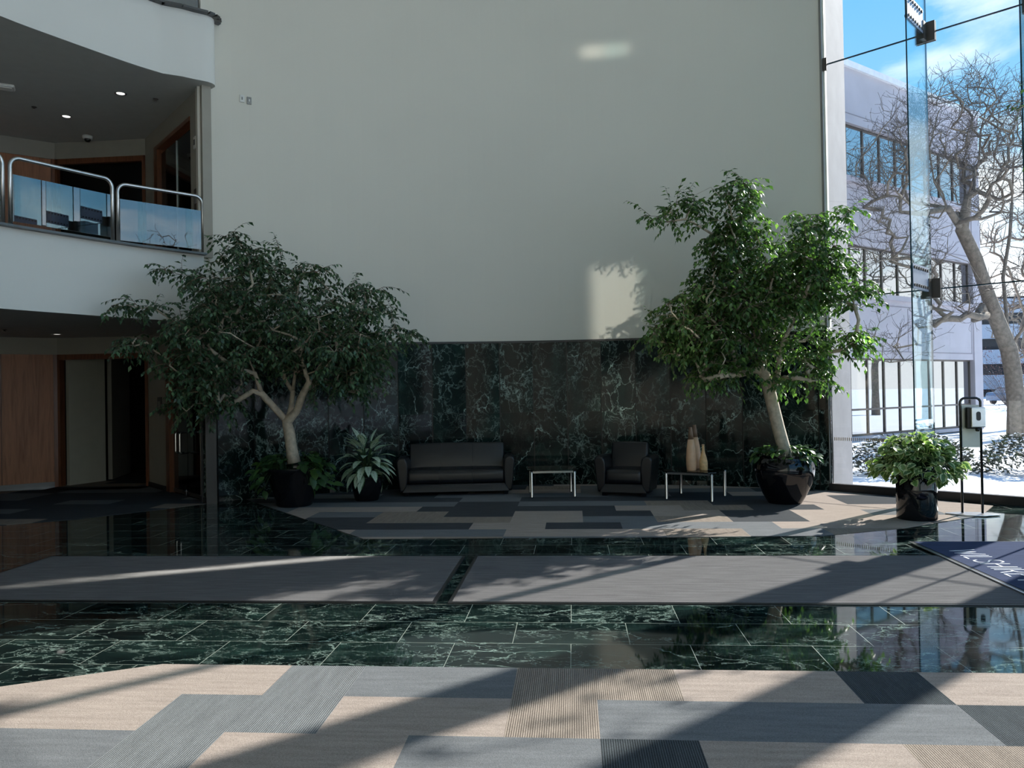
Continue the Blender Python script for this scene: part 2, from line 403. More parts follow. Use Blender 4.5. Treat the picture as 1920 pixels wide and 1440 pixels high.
fgpoly = [(-4.2,3.72),(-2.55,4.57),(4.9,4.57),(4.9,-3.5),(-4.2,-3.5)][::-1]
carpet_mesh('floor_carpet_foreground', [fgpoly], ch_fg, .10, 4.57, (-4.3,5), (-3.6,4.6), CARP)
def ch_bg(i, j):
    rr = random.Random((i+(j%3))//2*131+j*17+7); return rr.choice([T,T,B,DK,T,DK,B,TR])
# seating area: fan of convex pieces from a centre
loop = [w2uv(*p) for p in [(-1.72,8.75),(3.33,8.44),(4.47,8.83),(5.79,9.55),(6.4,10.3)]]
arcp = [w2uv(*arc(a, RW-.03)) for a in (33.6,28,22,16,10,4,-2,-8,-14,-20,-26,-31)]
loop = loop+[w2uv(*gp(1.0,-.1)), w2uv(*gp(0.02,-.05))]+arcp
cen = w2uv(1.2, 10.8)
regs = []
for k in range(len(loop)):
    a, b = loop[k], loop[(k+1)%len(loop)]
    if (a[0]-cen[0])*(b[1]-cen[1])-(a[1]-cen[1])*(b[0]-cen[0]) > 1e-4: regs.append([cen, a, b])
carpet_mesh('floor_carpet_seating', regs, ch_bg, .10, 4.57, (-6,7), (8,14), CARP, z=.005)
# under the balcony
loop = [w2uv(*p) for p in [(-4.62,11.85),(-5.0,11.95),(-6.76,14.3),(-6.3,14.3),(-6.3,18.9),(-8.5,18.9),(-8.5,14.5),(-9.27,13.94),(-11.5,12.3),(-11.5,9),(-8.2,9.6),(-6.8,10.1),(-5.86,10.55),(-5.26,11.22)]][::-1]
loop = loop
regs = [[w2uv(*p) for p in q] for q in (
  [(-11.5,9),(-8.2,9.6),(-9.2,13.9),(-11.5,12.3)], [(-8.2,9.6),(-6.8,10.1),(-6.8,14.3),(-9.2,13.9)], [(-6.8,10.1),(-5.86,10.55),(-5.26,11.22),(-4.62,11.85),(-6.8,14.35)],
  [(-8.55,13.9),(-6.75,13.9),(-6.3,18.9),(-8.55,18.9)])]
carpet_mesh('floor_carpet_hall', regs, lambda i, j: random.Random(i//2*31+j*57+3).choice([DK,DK,B,DK,TR,DK]), .10, 4.57, (-14,-4), (7,19), CARP, z=.004)

# ceilings / slabs / fascias
FAS = [(-4.72,11.86),(-5.12,11.42),(-5.46,11.0),(-5.96,10.25),(-6.37,9.57),(-6.85,8.5),(-7.2,7.3),(-7.4,6.0),(-7.45,4.5),(-7.3,3.0),(-6.8,1.2),(-5.9,-.6),(-4.9,-2.2)]
W0, W1, W2, W3, W4 = (-4.72,11.86), (-6.76,14.3), (-8.54,14.46), (-9.27,13.94), (-13,11.3)
def lerp(a, b, t): return (a[0]+(b[0]-a[0])*t, a[1]+(b[1]-a[1])*t)
def fine(pts, k=4):
    res = []
    for i in range(len(pts)-1):
        p0, p1, p2, p3 = pts[max(i-1,0)], pts[i], pts[i+1], pts[min(i+2,len(pts)-1)]
        for j in range(k):
            t = j/k
            res.append(tuple(.5*((2*p1[d])+(-p0[d]+p2[d])*t+(2*p0[d]-5*p1[d]+4*p2[d]-p3[d])*t*t+(-p0[d]+3*p1[d]-3*p2[d]+p3[d])*t**3) for d in (0,1)))
    res.append(pts[-1]); return res
FF = fine(FAS)
for nm, z0, z1 in (('wall_balcony_lower', 2.79, 3.82), ('wall_balcony_upper', 6.47, 7.49)):
    path = FF
    if nm.endswith('upper'):
        nose = [(-4.60,12.0),(-4.545,11.95),(-4.525,11.88),(-4.54,11.81),(-4.585,11.75),(-4.66,11.70),(-4.76,11.635),(-4.88,11.54)]
        path = nose+FF[4:]
    rim = path+[(-13,-2.2),(-13,11.3),(-9.27,13.94),(-8.54,14.46),(-6.76,14.3)]
    if nm.endswith('lower'): rim = rim
    mb = MB(); nn = len(rim)
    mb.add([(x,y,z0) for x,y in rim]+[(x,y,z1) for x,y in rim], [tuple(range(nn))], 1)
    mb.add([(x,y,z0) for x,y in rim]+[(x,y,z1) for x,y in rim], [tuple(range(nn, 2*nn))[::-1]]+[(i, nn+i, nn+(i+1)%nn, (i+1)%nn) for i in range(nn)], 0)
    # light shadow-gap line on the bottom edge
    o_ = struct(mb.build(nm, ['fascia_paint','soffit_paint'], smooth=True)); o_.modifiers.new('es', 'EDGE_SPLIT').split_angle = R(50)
    cap = MB()
    for i in range(len(path)-1):
        a, b = path[i], path[i+1]
        wallbox(cap, b, a, z1, z1+.03, .12, -.11, ext=.004)
    struct(cap.build('trim_2' if 'lower' in nm else 'trim_3', 'dark_steel'))
    if nm.endswith('lower'):
        # vertical joint line in the fascia
        jb = MB(); wallbox(jb, lerp(FF[15],FF[16],.4), lerp(FF[15],FF[16],.43), z0+.01, z1, .002, -.0025); struct(jb.build('trim_4','soffit_paint'))

# walls under and behind the balconies, per storey
def storey(z0, zb, zc, names):
    # side wall W0-W1 with a door opening, back opening W1-W2, wood wall W2-W3-W4
    up = z0 > 1
    s0, s1 = (.18,.76) if up else (.096,.60)
    hd = zb-.02
    mb = MB()
    wallbox(mb, W1, W0, z0, zc, .14, .0+.0, s0=1-s0, s1=1.0, mi=0)
    wallbox(mb, W1, W0, z0, zc, .14, .0, s0=0, s1=1-s1, mi=0)
    wallbox(mb, W1, W0, hd, zc, .14, .0, s0=1-s1, s1=1-s0, mi=0)
    wallbox(mb, W2, W1, zb, zc, .14, 0, mi=0); wallbox(mb, W3, W2, zb, zc, .14, 0, mi=0); wallbox(mb, W4, W3, zb, zc, .14, 0, mi=0)
    struct(mb.build(names[0], 'beige_vinyl'))
    mb = MB(); wallbox(mb, W3, W2, z0, zb, .1, 0.02); wallbox(mb, W4, W3, z0, zb, .1, .02, s0=0, s1=1)
    struct(mb.build(names[1], 'wood_panel'))
    mb = MB()
    for a in (0, 1): wallbox(mb, W3, W2, z0, zb, .13, -.01, s0=(0 if a == 0 else .93), s1=(.02 if a == 0 else 1.))
    wallbox(mb, W2, W1, z0, zb, .14, -.01, s0=0, s1=.03); wallbox(mb, W2, W1, z0, zb, .14, -.01, s0=.965, s1=1); wallbox(mb, W2, W1, zb-.1, zb, .14, -.01)
    wallbox(mb, W1, W0, z0, hd, .17, -.015, s0=1-s1-.05, s1=1-s1+.01); wallbox(mb, W1, W0, hd-.07, hd, .17, -.015, s0=1-s1, s1=1-s0)
    struct(mb.build(names[2], 'wood_frame'))
    return s0, s1, hd
storey(0, 2.48, 2.80, ('wall_left_lower','wall_left_wood_lower','trim_5'))
storey(3.8, 6.16, 6.475, ('wall_left_upper','wall_left_wood_upper','trim_6'))
mb = MB(); wallbox(mb, W1, W0, 0, .09, .02, -.02, s0=.9, s1=1.0); wallbox(mb, W1, W0, 0, .09, .02, -.02, s0=.0, s1=.33); struct(mb.build('baseboard_left', 'black_trim'))
mb = MB(); wallbox(mb, W3, W2, 0, .1, .02, -.012, s0=.0, s1=.93); wallbox(mb, W4, W3, 0, .1, .02, -.012); struct(mb.build('baseboard_back', 'dark_steel'))
# dark marble return between the doors wall and the cladding
mb = MB(); mb.add([(-4.70,11.78,0),(-4.56,11.84,0),(-4.62,12.1,0),(-4.80,12.02,0),(-4.70,11.78,2.79),(-4.56,11.84,2.79),(-4.62,12.1,2.79),(-4.80,12.02,2.79)], BF); struct(mb.build('trim_7','black_trim'))
# corridor rooms behind: partition + dark shells
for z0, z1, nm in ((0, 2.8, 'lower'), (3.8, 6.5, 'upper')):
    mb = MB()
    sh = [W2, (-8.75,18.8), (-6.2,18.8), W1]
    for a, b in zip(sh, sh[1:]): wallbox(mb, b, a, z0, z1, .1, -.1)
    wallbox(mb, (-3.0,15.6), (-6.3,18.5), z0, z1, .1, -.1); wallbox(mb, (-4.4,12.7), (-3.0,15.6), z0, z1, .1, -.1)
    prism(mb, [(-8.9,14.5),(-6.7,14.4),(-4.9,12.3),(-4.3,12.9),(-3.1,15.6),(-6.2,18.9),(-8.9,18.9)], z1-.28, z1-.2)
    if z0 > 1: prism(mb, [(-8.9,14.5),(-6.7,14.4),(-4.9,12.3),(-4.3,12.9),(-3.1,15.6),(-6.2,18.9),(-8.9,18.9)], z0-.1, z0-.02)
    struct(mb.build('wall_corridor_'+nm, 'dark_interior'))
mb = MB(); wallbox(mb, (-8.42,14.62), (-8.12,15.35), 0, 2.44, .08, 0); wallbox(mb, (-8.12,15.6), (-8.4,16.9), 0, 2.5, .08, 0, mi=1)
struct(mb.build('wall_corridor_partition', ['partition_paint','beige_vinyl']))
mb = MB(); wallbox(mb, W2, W1, 3.85, 6.06, .012, .07, s0=.03, s1=.965); struct(mb.build('window_2', 'glass_door'))

# enclosing shell out of view: roof, wall behind the camera, outer left wall
mb = MB(); prism(mb, [(-13.3,-4.6),(-13.3,15),(-4.6,15),(5.1,14),gp(0,.3),gp(6.4,.3),(10.1,4.9),(9.9,1.4),(4.0,-3.8),(0,-4.4)], ZTOP, ZTOP+.3); struct(mb.build('ceiling', 'ceiling_paint'))
mb = MB(); wallbox(mb, (-13.2,-4.0), (-13.2,12), 0, ZTOP, .2, 0); wallbox(mb, W4, W3, 7.49, ZTOP, .2, 0); wallbox(mb, W3, W1, 7.49, ZTOP, .2, 0); wallbox(mb, W1, W0, 7.49, ZTOP, .2, 0)
struct(mb.build('wall_left', 'white_paint'))
mb = MB(); pts = [(3.9,-3.25),(1.5,-3.75),(-1,-3.8),(-3,-3.3),(-4.9,-2.2),(-13.2,-2.2)]
for a, b in zip(pts, pts[1:]): wallbox(mb, b, a, 0, ZTOP, .2, -.2, ext=.02)
struct(mb.build('wall_front', 'white_paint'))

# concrete end wall outside at the right end of the back wall
mb = MB(); prism(mb, [(5.015,12.09),(5.76,13.08),(5.15,13.65),(4.5,12.6)], -.1, ZTOP+.3); struct(mb.build('wall_exterior_pier', 'concrete', bevel=.01))
mb = MB(); prism(mb, [(4.945,12.03),(4.965,12.045),(4.97,12.11),(4.93,12.12)], 0, ZTOP); struct(mb.build('trim_8', 'plastic_grey'))

# curtain wall
JZ = [3.0, 6.68, 10.4]
FIN = [1.47, 2.78, 4.1, 5.4]
win = setgrp('window_1')
cuts = [0.]+FIN+[6.3]; zz = [.12]+JZ+[ZTOP]
for i in range(len(cuts)-1):
    for j in range(len(zz)-1):
        mb = MB(); a, b = gp(cuts[i]+.006), gp(cuts[i+1]-.006)
        wallbox(mb, a, b, zz[j]+.006, zz[j+1]-.006, .012, 0)
        mb.build('glass_pane', 'glass_clear', win)
mb = MB()
for s in FIN: wallbox(mb, gp(s-.006), gp(s+.006), .12, ZTOP, .014, -.001)
for z in JZ: wallbox(mb, gp(0), gp(6.3), z-.009, z+.009, .02, -.004)
mb.build('glazing_joint', 'glass_edge', win)
mb = MB(); wallbox(mb, gp(-.03), gp(6.3), 0, .12, .10, -.05); mb.build('bottom_rail', 'black_trim', win)
for s in FIN:
    a = gp(s, -.01); b = gp(s, -.86)
    mb = MB(); z0, z1 = .12, ZTOP
    d = (tG[0]*.009, tG[1]*.009)
    q = [(a[0]-d[0],a[1]-d[1]),(a[0]+d[0],a[1]+d[1]),(b[0]+d[0],b[1]+d[1]),(b[0]-d[0],b[1]-d[1])]
    vs = [(x,y,z0) for x,y in q]+[(x,y,z1) for x,y in q]
    mb.add(vs, [BF[3],BF[5]], 0); mb.add(vs, [BF[0],BF[1],BF[2],BF[4]], 1)
    mb.build('glass_fin', ['glass_fin','glass_edge'], win)
    for z in JZ[:2]:
        mb = MB(); zc = z+.12
        for sd in (-1, 1):
            o = [tuple(gp(s, oo)) for oo in (-.84, -.16)]
            off = (tG[0]*.016*sd, tG[1]*.016*sd)
            for zz0, zz1 in ((zc-.17, zc+.17),):
                q = [(o[0][0]+off[0]*.6,o[0][1]+off[1]*.6),(o[1][0]+off[0]*.6,o[1][1]+off[1]*.6),(o[1][0]+off[0],o[1][1]+off[1]),(o[0][0]+off[0],o[0][1]+off[1])]
                mb.add([(x,y,zz0) for x,y in q]+[(x,y,zz1) for x,y in q], BF, 0)
            for k in range(7):
                oo = -.79+k*.095
                for zz0 in (zc-.12, zc+.12):
                    p = gp(s, oo); p1 = (p[0]+off[0], p[1]+off[1], zz0); p2 = (p[0]+off[0]*2, p[1]+off[1]*2, zz0)
                    tube(mb, [p1, p2], .022, 8, True, 1)
        mb.build('splice_plate', ['steel_bright','bronze_frame'], win)
        mb = MB()
        wallbox(mb, gp(s-.13), gp(s+.13), z-.13, z+.15, .03, -.035); wallbox(mb, gp(s-.13), gp(s+.13), z-.13, z+.15, .02, .014)
        o = [gp(s, -.03), gp(s, -.17)]; wallbox(mb, o[0], o[1], z-.12, z+.14, .05, -.025)
        mb.build('patch_fitting', 'bronze_frame', win)
for z in JZ[:2]:
    mb = MB(); wallbox(mb, gp(0), gp(.06), z-.1, z+.1, .03, -.035); mb.build('edge_clamp', 'bronze_frame', win)
mb = MB()
for k in range(46):
    s = .05+k*.0315
    wallbox(mb, gp(s), gp(s+.013), .79, .84, .001, -.0022)
mb.build('safety_dots', 'dash_tan', win)
# rest of the glass front, right of and behind the view
w3 = setgrp('window_3')
for a, b, k in ((G1,G2,2),(G2,G3,2),(G3,G4,5)):
    for i in range(k):
        p, q = lerp(a,b,i/k), lerp(a,b,(i+1)/k)
        for j in range(len(zz)-1):
            mb = MB(); wallbox(mb, p, q, zz[j]+.006, zz[j+1]-.006, .012, 0, ext=-.006); mb.build('glass_pane', 'glass_clear', w3)
        mb = MB(); L_ = math.hypot(q[0]-p[0], q[1]-p[1]); tx, ty = (q[0]-p[0])/L_, (q[1]-p[1])/L_
        nx, ny = ty, -tx
        prism(mb, [(p[0]-tx*.01,p[1]-ty*.01),(p[0]+tx*.01,p[1]+ty*.01),(p[0]+tx*.01+nx*.6,p[1]+ty*.01+ny*.6),(p[0]-tx*.01+nx*.6,p[1]-ty*.01+ny*.6)], .12, ZTOP)
        mb.build('glass_fin', 'glass_fin', w3)
    mb = MB()
    for z in JZ: wallbox(mb, a, b, z-.009, z+.009, .02, -.004)
    mb.build('glazing_joint', 'glass_edge', w3)
    mb = MB(); wallbox(mb, a, b, 0, .12, .1, -.05); mb.build('bottom_rail', 'black_trim', w3)
# unseen concrete posts at right, added to cast dark bands on the foreground carpet
for s, w, nm in ((3.10,.47,'shadow_post_near'),(4.32,.62,'shadow_post_far')):
    c = gp(s, .5); d = (.62, -.785); e = (.785, .62)
    q = [(c[0]+d[0]*w/2*i+e[0]*.25*j, c[1]+d[1]*w/2*i+e[1]*.25*j) for i, j in ((-1,-1),(1,-1),(1,1),(-1,1))]
    mb = MB(); prism(mb, q, -.1, 6.9); struct(mb.build(nm, 'concrete'))

# ------------------------------------------------------------------ doors under the balcony
dw = setgrp('door_1')
for k, (t0, t1) in enumerate(((.60,.355),(.345,.10))):
    mb = MB(); wallbox(mb, W1, W0, .06, 2.36, .012, .06, s0=1-t0, s1=1-t1); leaf = mb.build('door_leaf', 'glass_door', dw)
    mb = MB(); wallbox(mb, W1, W0, .02, .075, .03, .05, s0=1-t0, s1=1-t1); wallbox(mb, W1, W0, 2.34, 2.4, .03, .05, s0=1-t0, s1=1-t1); mb.build('door_rail', 'bronze_frame', dw)
    tt = .385 if k == 0 else .315; side = 1
    p = lerp(W1, W0, 1-tt); L_ = math.hypot(W0[0]-W1[0], W0[1]-W1[1]); t = ((W0[0]-W1[0])/L_, (W0[1]-W1[1])/L_); nn = (t[1], -t[0])
    # D handle: a rounded rectangle loop standing off the glass
    w_, z0, z1, r_ = .16*(1 if k == 0 else 1), .72, 1.06, .035
    sgn = -1 if k == 0 else 1
    base = (p[0]-nn[0]*.05, p[1]-nn[1]*.05)
    def pl(a, z): return (base[0]+nn[0]*(.05+a), base[1]+nn[1]*(.05+a), z)
    pts = [pl(-.04, z1)]+arc_pts((w_*.6-r_, z1-r_), r_, R(90), 0, 5, pl)+arc_pts((w_*.6-r_, z0+r_), r_, 0, R(-90), 5, pl)+[pl(-.04, z0)]
    mb = MB(); tube(mb, pts, .012, 8); mb.build('door_handle', 'chrome', dw)
mb = MB()
p = lerp(W1, W0, 1-.35); tube(mb, [(p[0]+.05,p[1]-.05,.01),(p[0]+.05,p[1]-.05,.12)], .008, 6); box(mb, p[0]+.0,p[1]-.06,.09,p[0]+.1,p[1]-.04,.105); box(mb, p[0]+.0,p[1]-.06,.03,p[0]+.1,p[1]-.04,.045)
mb.build('floor_bolt', 'chrome', dw)
d2 = setgrp('door_2')
mb = MB(); wallbox(mb, W1, W0, 3.85, 6.0, .012, .06, s0=1-.76, s1=1-.18); mb.build('door_leaf', 'glass_door', d2)
mb = MB(); wallbox(mb, W1, W0, 3.85, 6.0, .03, .05, s0=1-.475, s1=1-.465); mb.build('door_edge', 'steel', d2)

# wall devices
def plate(name, label, cat, t, z, w, h, mat, d=.02, part=None):
    p = lerp(W1, W0, 1-t); L_ = math.hypot(W0[0]-W1[0], W0[1]-W1[1]); tx = ((W0[0]-W1[0])/L_, (W0[1]-W1[1])/L_)
    rz = math.atan2(tx[1], tx[0]); nn = (tx[1], -tx[0])
    e = thing(name, label, cat, (p[0]+nn[0]*.001, p[1]+nn[1]*.001, z), rz)
    mb = MB(); box(mb, -w/2, -d, -h/2, w/2, 0, h/2); mb.build('plate', mat, e, bevel=.004)
    mb = MB(); box(mb, -w/2*.55, -d-.004, -h/2*.4, w/2*.55, -d, h/2*.5); mb.build(part or 'button', 'plastic_black' if mat != 'plastic_black' else 'plastic_grey', e)
plate('wall_sign', 'black square sign on the beige strip left of the lower glass doors', 'sign', .76, 1.50, .24, .30, 'plastic_black', part='panel_face')
plate('wall_sign', 'black square sign on the beige strip right of the lower glass doors, behind the leaves', 'sign', .052, 1.50, .22, .30, 'plastic_black', part='panel_face')
plate('card_reader', 'small black card reader below the sign beside the lower glass doors', 'card reader', .066, 1.20, .06, .19, 'plastic_black', part='keypad')
plate('thermostat', 'cream thermostat on the upper balcony side wall beside the glass door', 'thermostat', .10, 5.65, .10, .19, 'plastic_white')
plate('wall_sign', 'dark wall sign on the upper balcony side wall near the railing end', 'sign', .085, 4.75, .22, .34, 'plastic_black', part='panel_face')
for k, (a, lab) in enumerate(((-30.83,'cream square switch plate high on the curved white wall, left of the grey one'),(-30.1,'grey switch plate high on the curved white wall, right of the cream one'))):
    p = arc(a, RW-.002); e = thing('switch_plate', lab, 'switch', (*p, 6.40 if k == 0 else 6.385), -R(a))
    mb = MB(); box(mb, -.035, -.018, -.058, .035, 0, .058); mb.build('plate', 'plastic_white' if k == 0 else 'plastic_grey', e, bevel=.003)
    mb = MB(); box(mb, -.009, -.03, -.02, .009, -.018, .02); mb.build('switch', 'plastic_grey' if k == 0 else 'plastic_white', e)

# ceiling devices
def downlight(x, y, z, lab, glow=True, group=None):
    e = thing('downlight', lab, 'downlight', (x,y,z), 0, group)
    mb = MB(); lathe(mb, [(.062,0),(.075,-.008),(.09,-.008),(.09,0)], seg=24); mb.build('trim_ring', 'steel', e, smooth=True)
    mb = MB(); lathe(mb, [(.0,-.003),(.06,-.003),(.062,-.001),(.0,-.001)], seg=24); mb.build('lamp', 'lamp_glow', e)
def sprinkler(x, y, z, lab):
    e = thing('sprinkler_head', lab, 'sprinkler', (x,y,z))
    mb = MB(); lathe(mb, [(.04,0),(.038,-.008),(.015,-.012),(.012,-.03),(.02,-.032),(.02,-.035),(.0,-.036)], seg=16); mb.build('escutcheon', 'bronze_frame', e, smooth=True)
    mb = MB(); lathe(mb, [(.0,-.036),(.025,-.036),(.025,-.039),(.0,-.039)], seg=16); mb.build('deflector', 'steel', e)
# ------------------------------------------------------------------ balcony railings
def railing(a, b, zb, label, h=.90, group='railing panels along the balconies'):
    L_ = math.hypot(b[0]-a[0], b[1]-a[1]); rz = math.atan2(b[1]-a[1], b[0]-a[0])
    e = thing('railing_panel', label, 'railing', (*a, zb), rz, group)
    pl = lambda x, z: (x, 0, z)
    r_ = .12
    pts = [(0,0,0)]+arc_pts((r_, h-r_), r_, R(180), R(90), 6, pl)+arc_pts((L_-r_, h-r_), r_, R(90), 0, 6, pl)+[(L_,0,0)]
    mb = MB(); tube(mb, pts, .026, 12); mb.build('handrail', 'steel', e, smooth=True)
    mb = MB(); box(mb, .03, -.006, .08, L_-.03, .006, h-.22); mb.build('glass_panel', 'glass_rail', e)
def on_ratio(x, pts=None):
    """point of the fascia curve seen at image ratio x = X/Y"""
    for p, q in zip(FF, FF[1:]):
        f0, f1 = p[0]-x*p[1], q[0]-x*q[1]
        if f0*f1 <= 0: t = f0/(f0-f1) if f0 != f1 else 0; return lerp(p, q, t)
def inset(p, d=.05):
    v = Vector((CX-2-p[0], CY+1-p[1])).normalized(); return (p[0]-v.x*d, p[1]-v.y*d)
ra = [inset(on_ratio(r)) for r in (-.3985, -.5085, -.5155, -.6475)]
ra[1] = (ra[1][0]*1.012, ra[1][1]*1.012)
railing(ra[1], ra[0], 3.84, 'steel and glass railing panel on the first balcony, next to the white wall')
railing(ra[3], ra[2], 3.84, 'stainless and glass railing panel on the first balcony, second from the white wall')
p5 = inset(on_ratio(-.6575)); p6 = inset(FF[26])
railing(p6, p5, 3.84, 'stainless and glass railing panel on the first balcony, cut by the photo left edge')
railing(ra[1], ra[0], 7.51, 'stainless and glass railing panel on the top balcony, its lower edge just in the photo')
downlight(-6.12, 12.15, 6.47, 'round lit downlight in the upper balcony soffit, nearer the white wall')
downlight(-7.53, 13.1, 6.47, 'round lit downlight in the upper balcony soffit, farther left above the middle railing')
sprinkler(-7.80, 12.65, 6.47, 'sprinkler head in the upper soffit at far left')
sprinkler(-5.68, 12.4, 6.47, 'sprinkler head in the upper soffit near the side wall corner')
sprinkler(-8.2, 12.45, 2.79, 'sprinkler head in the dark lower soffit at left')
downlight(-8.0, 13.55, 2.79, 'dim round downlight in the lower soffit above the corridor opening')
e = thing('dome_camera', 'white dome security camera under the upper balcony soffit', 'security camera', (-7.72,14.1,6.47))
mb = MB(); lathe(mb, [(.0,0),(.085,0),(.085,-.045),(.06,-.06),(.0,-.06)], seg=24); mb.build('housing', 'plastic_white', e, smooth=True)
mb = MB(); lathe(mb, [(.058,-.055),(.052,-.085),(.03,-.11),(.0,-.115)], seg=24); mb.build('dome', 'plastic_black', e, smooth=True)
e = thing('light_fixture', 'small pale fixture on the upper soffit at the left edge', 'light fixture', (-7.7,11.75,6.47), .5)
mb = MB(); box(mb, -.14, -.1, -.05, .14, .1, 0); mb.build('housing', 'plastic_white', e, bevel=.02)
mb = MB(); box(mb, -.1, -.07, -.06, .1, .07, -.05); mb.build('diffuser', 'plastic_white', e)

# ------------------------------------------------------------------ mats
def mat_box(u0, u1, v0, v1, name, m, label, cat='mat', group=None):
    e = thing(name, label, cat, (*uv2w((u0+u1)/2, (v0+v1)/2), 0), -A45, group)
    w, h = (u1-u0)/2, (v1-v0)/2
    mb = MB(); box(mb, -w+.03, -h+.03, .0005, w-.03, h-.03, .012); mb.build('pile', m, e)
    mb = MB()
    for (x0, y0, x1, y1) in ((-w,-h,w,-h+.03),(-w,h-.03,w,h),(-w,-h+.03,-w+.03,h-.03),(w-.03,-h+.03,w,h-.03)): box(mb, x0,y0,.0005,x1,y1,.009)
    mb.build('border', 'black_trim', e); return e
mat_box(-5.46, -1.10, 5.95, 7.66, 'entrance_mat', 'mat_grey', 'dark grey recessed entrance mat, the left one, with a slanting lit streak', group='grey entrance mats')
mat_box(-1.0, 6.4, 5.95, 7.66, 'entrance_mat', 'mat_grey', 'dark grey recessed entrance mat, the longer right one in front of the armchair', group='grey entrance mats')
lm = mat_box(3.45, 5.35, 5.35, 8.27, 'logo_mat', 'mat_navy', 'navy doormat lettered WILSHIRE lying over the grey mat at right', 'mat')
for ch in lm.children: ch.location.z = .013
mb = MB(); box(mb, -.95-.016, -1.46, .013, -.95-.002, 1.46, .024); mb.build('edge_strip', 'steel', lm)
STROKES = {  # polylines in a 1-high cell
 'W': (1.05, [[(0,1),(.27,0),(.52,.85),(.78,0),(1.05,1)]]), 'I': (.0, [[(0,0),(0,1)]]), 'L': (.42, [[(0,1),(0,0),(.42,0)]]),
 'S': (.5, [[(.5,.84),(.42,.95),(.27,1),(.1,.96),(.02,.83),(.03,.68),(.14,.57),(.36,.46),(.48,.35),(.5,.2),(.42,.06),(.26,0),(.08,.04),(0,.16)]]),
 'H': (.6, [[(0,0),(0,1)],[(.6,0),(.6,1)],[(0,.52),(.6,.52)]]),
 'R': (.5, [[(0,0),(0,1),(.28,1),(.43,.94),(.49,.78),(.43,.6),(.28,.53),(0,.53)],[(.24,.53),(.52,0)]]),
 'E': (.42, [[(.42,1),(0,1),(0,0),(.42,0)],[(0,.52),(.36,.52)]])}
LZ = [0.]
def letters(txt, x, y, h, th, mb, z0, z1, gap=.2):
    for c in txt:
        w, ls = STROKES[c]
        for pl_ in ls:
            for (ax, ay), (bx, by) in zip(pl_, pl_[1:]):
                a = (x+ax*h, y+ay*h); b = (x+bx*h, y+by*h)
                LZ[0] += .00005; wallbox(mb, a, b, z0, z1+LZ[0], th, -th/2, ext=th*.35)
        x += (w+gap)*h
    return x
# text runs toward the camera (-v), tops toward +u : local frame rotated -90
mb = MB()
xe = letters('WILSHIRE', 0, 0, .245, .016, mb, 0, .001, .28)
letters('I', xe+.08, 0, .245, .016, mb, 0, .001)
sx = 1.10/(xe-.05)
mb.v = [(x*sx, y, z) for x, y, z in mb.v]
t_ = mb.build('lettering', 'lettering', lm); t_.rotation_euler = (0,0,-math.pi/2); t_.location = (3.62-4.4, 7.84-6.81, .0255)

# ------------------------------------------------------------------ furniture
def rbox(name, x0, y0, z0, x1, y1, z1, mat, parent, r=.05, puff=0.):
    mb = MB(); box(mb, x0,y0,z0,x1,y1,z1)
    if puff:
        # subdivided puffed top
        mb = MB(); nx, ny, nz = 8, 6, 3; import itertools
        idx = {}
        def vid(i, j, k):
            if (i,j,k) not in idx:
                a, b, c = i/nx, j/ny, k/nz
                dx = math.sin(math.pi*b)*math.sin(math.pi*c)*puff*.5*(2*a-1 if i in (0,nx) else 0)
                dy = math.sin(math.pi*a)**.5*math.sin(math.pi*c)*puff*(2*b-1 if j in (0,ny) else 0)
                dz = (math.sin(math.pi*a)**.5)*(math.sin(math.pi*b)**.5)*puff*(2*c-1 if k in (0,nz) else 0)
                idx[(i,j,k)] = len(mb.v); mb.v.append((x0+(x1-x0)*a+dx, y0+(y1-y0)*b+dy, z0+(z1-z0)*c+dz))
            return idx[(i,j,k)]
        def quad(*q): mb.f.append(tuple(q)); mb.mi.append(0); mb.uv.append(None); mb.at.append(0.)
        for i in range(nx):
            for j in range(ny): quad(vid(i,j,0),vid(i,j+1,0),vid(i+1,j+1,0),vid(i+1,j,0)); quad(vid(i,j,nz),vid(i+1,j,nz),vid(i+1,j+1,nz),vid(i,j+1,nz))
            for k in range(nz): quad(vid(i,0,k),vid(i+1,0,k),vid(i+1,0,k+1),vid(i,0,k+1)); quad(vid(i,ny,k),vid(i,ny,k+1),vid(i+1,ny,k+1),vid(i+1,ny,k))
        for j in range(ny):
            for k in range(nz): quad(vid(0,j,k),vid(0,j,k+1),vid(0,j+1,k+1),vid(0,j+1,k)); quad(vid(nx,j,k),vid(nx,j+1,k),vid(nx,j+1,k+1),vid(nx,j,k+1))
    return mb.build(name, mat, parent, bevel=r, seg=4)
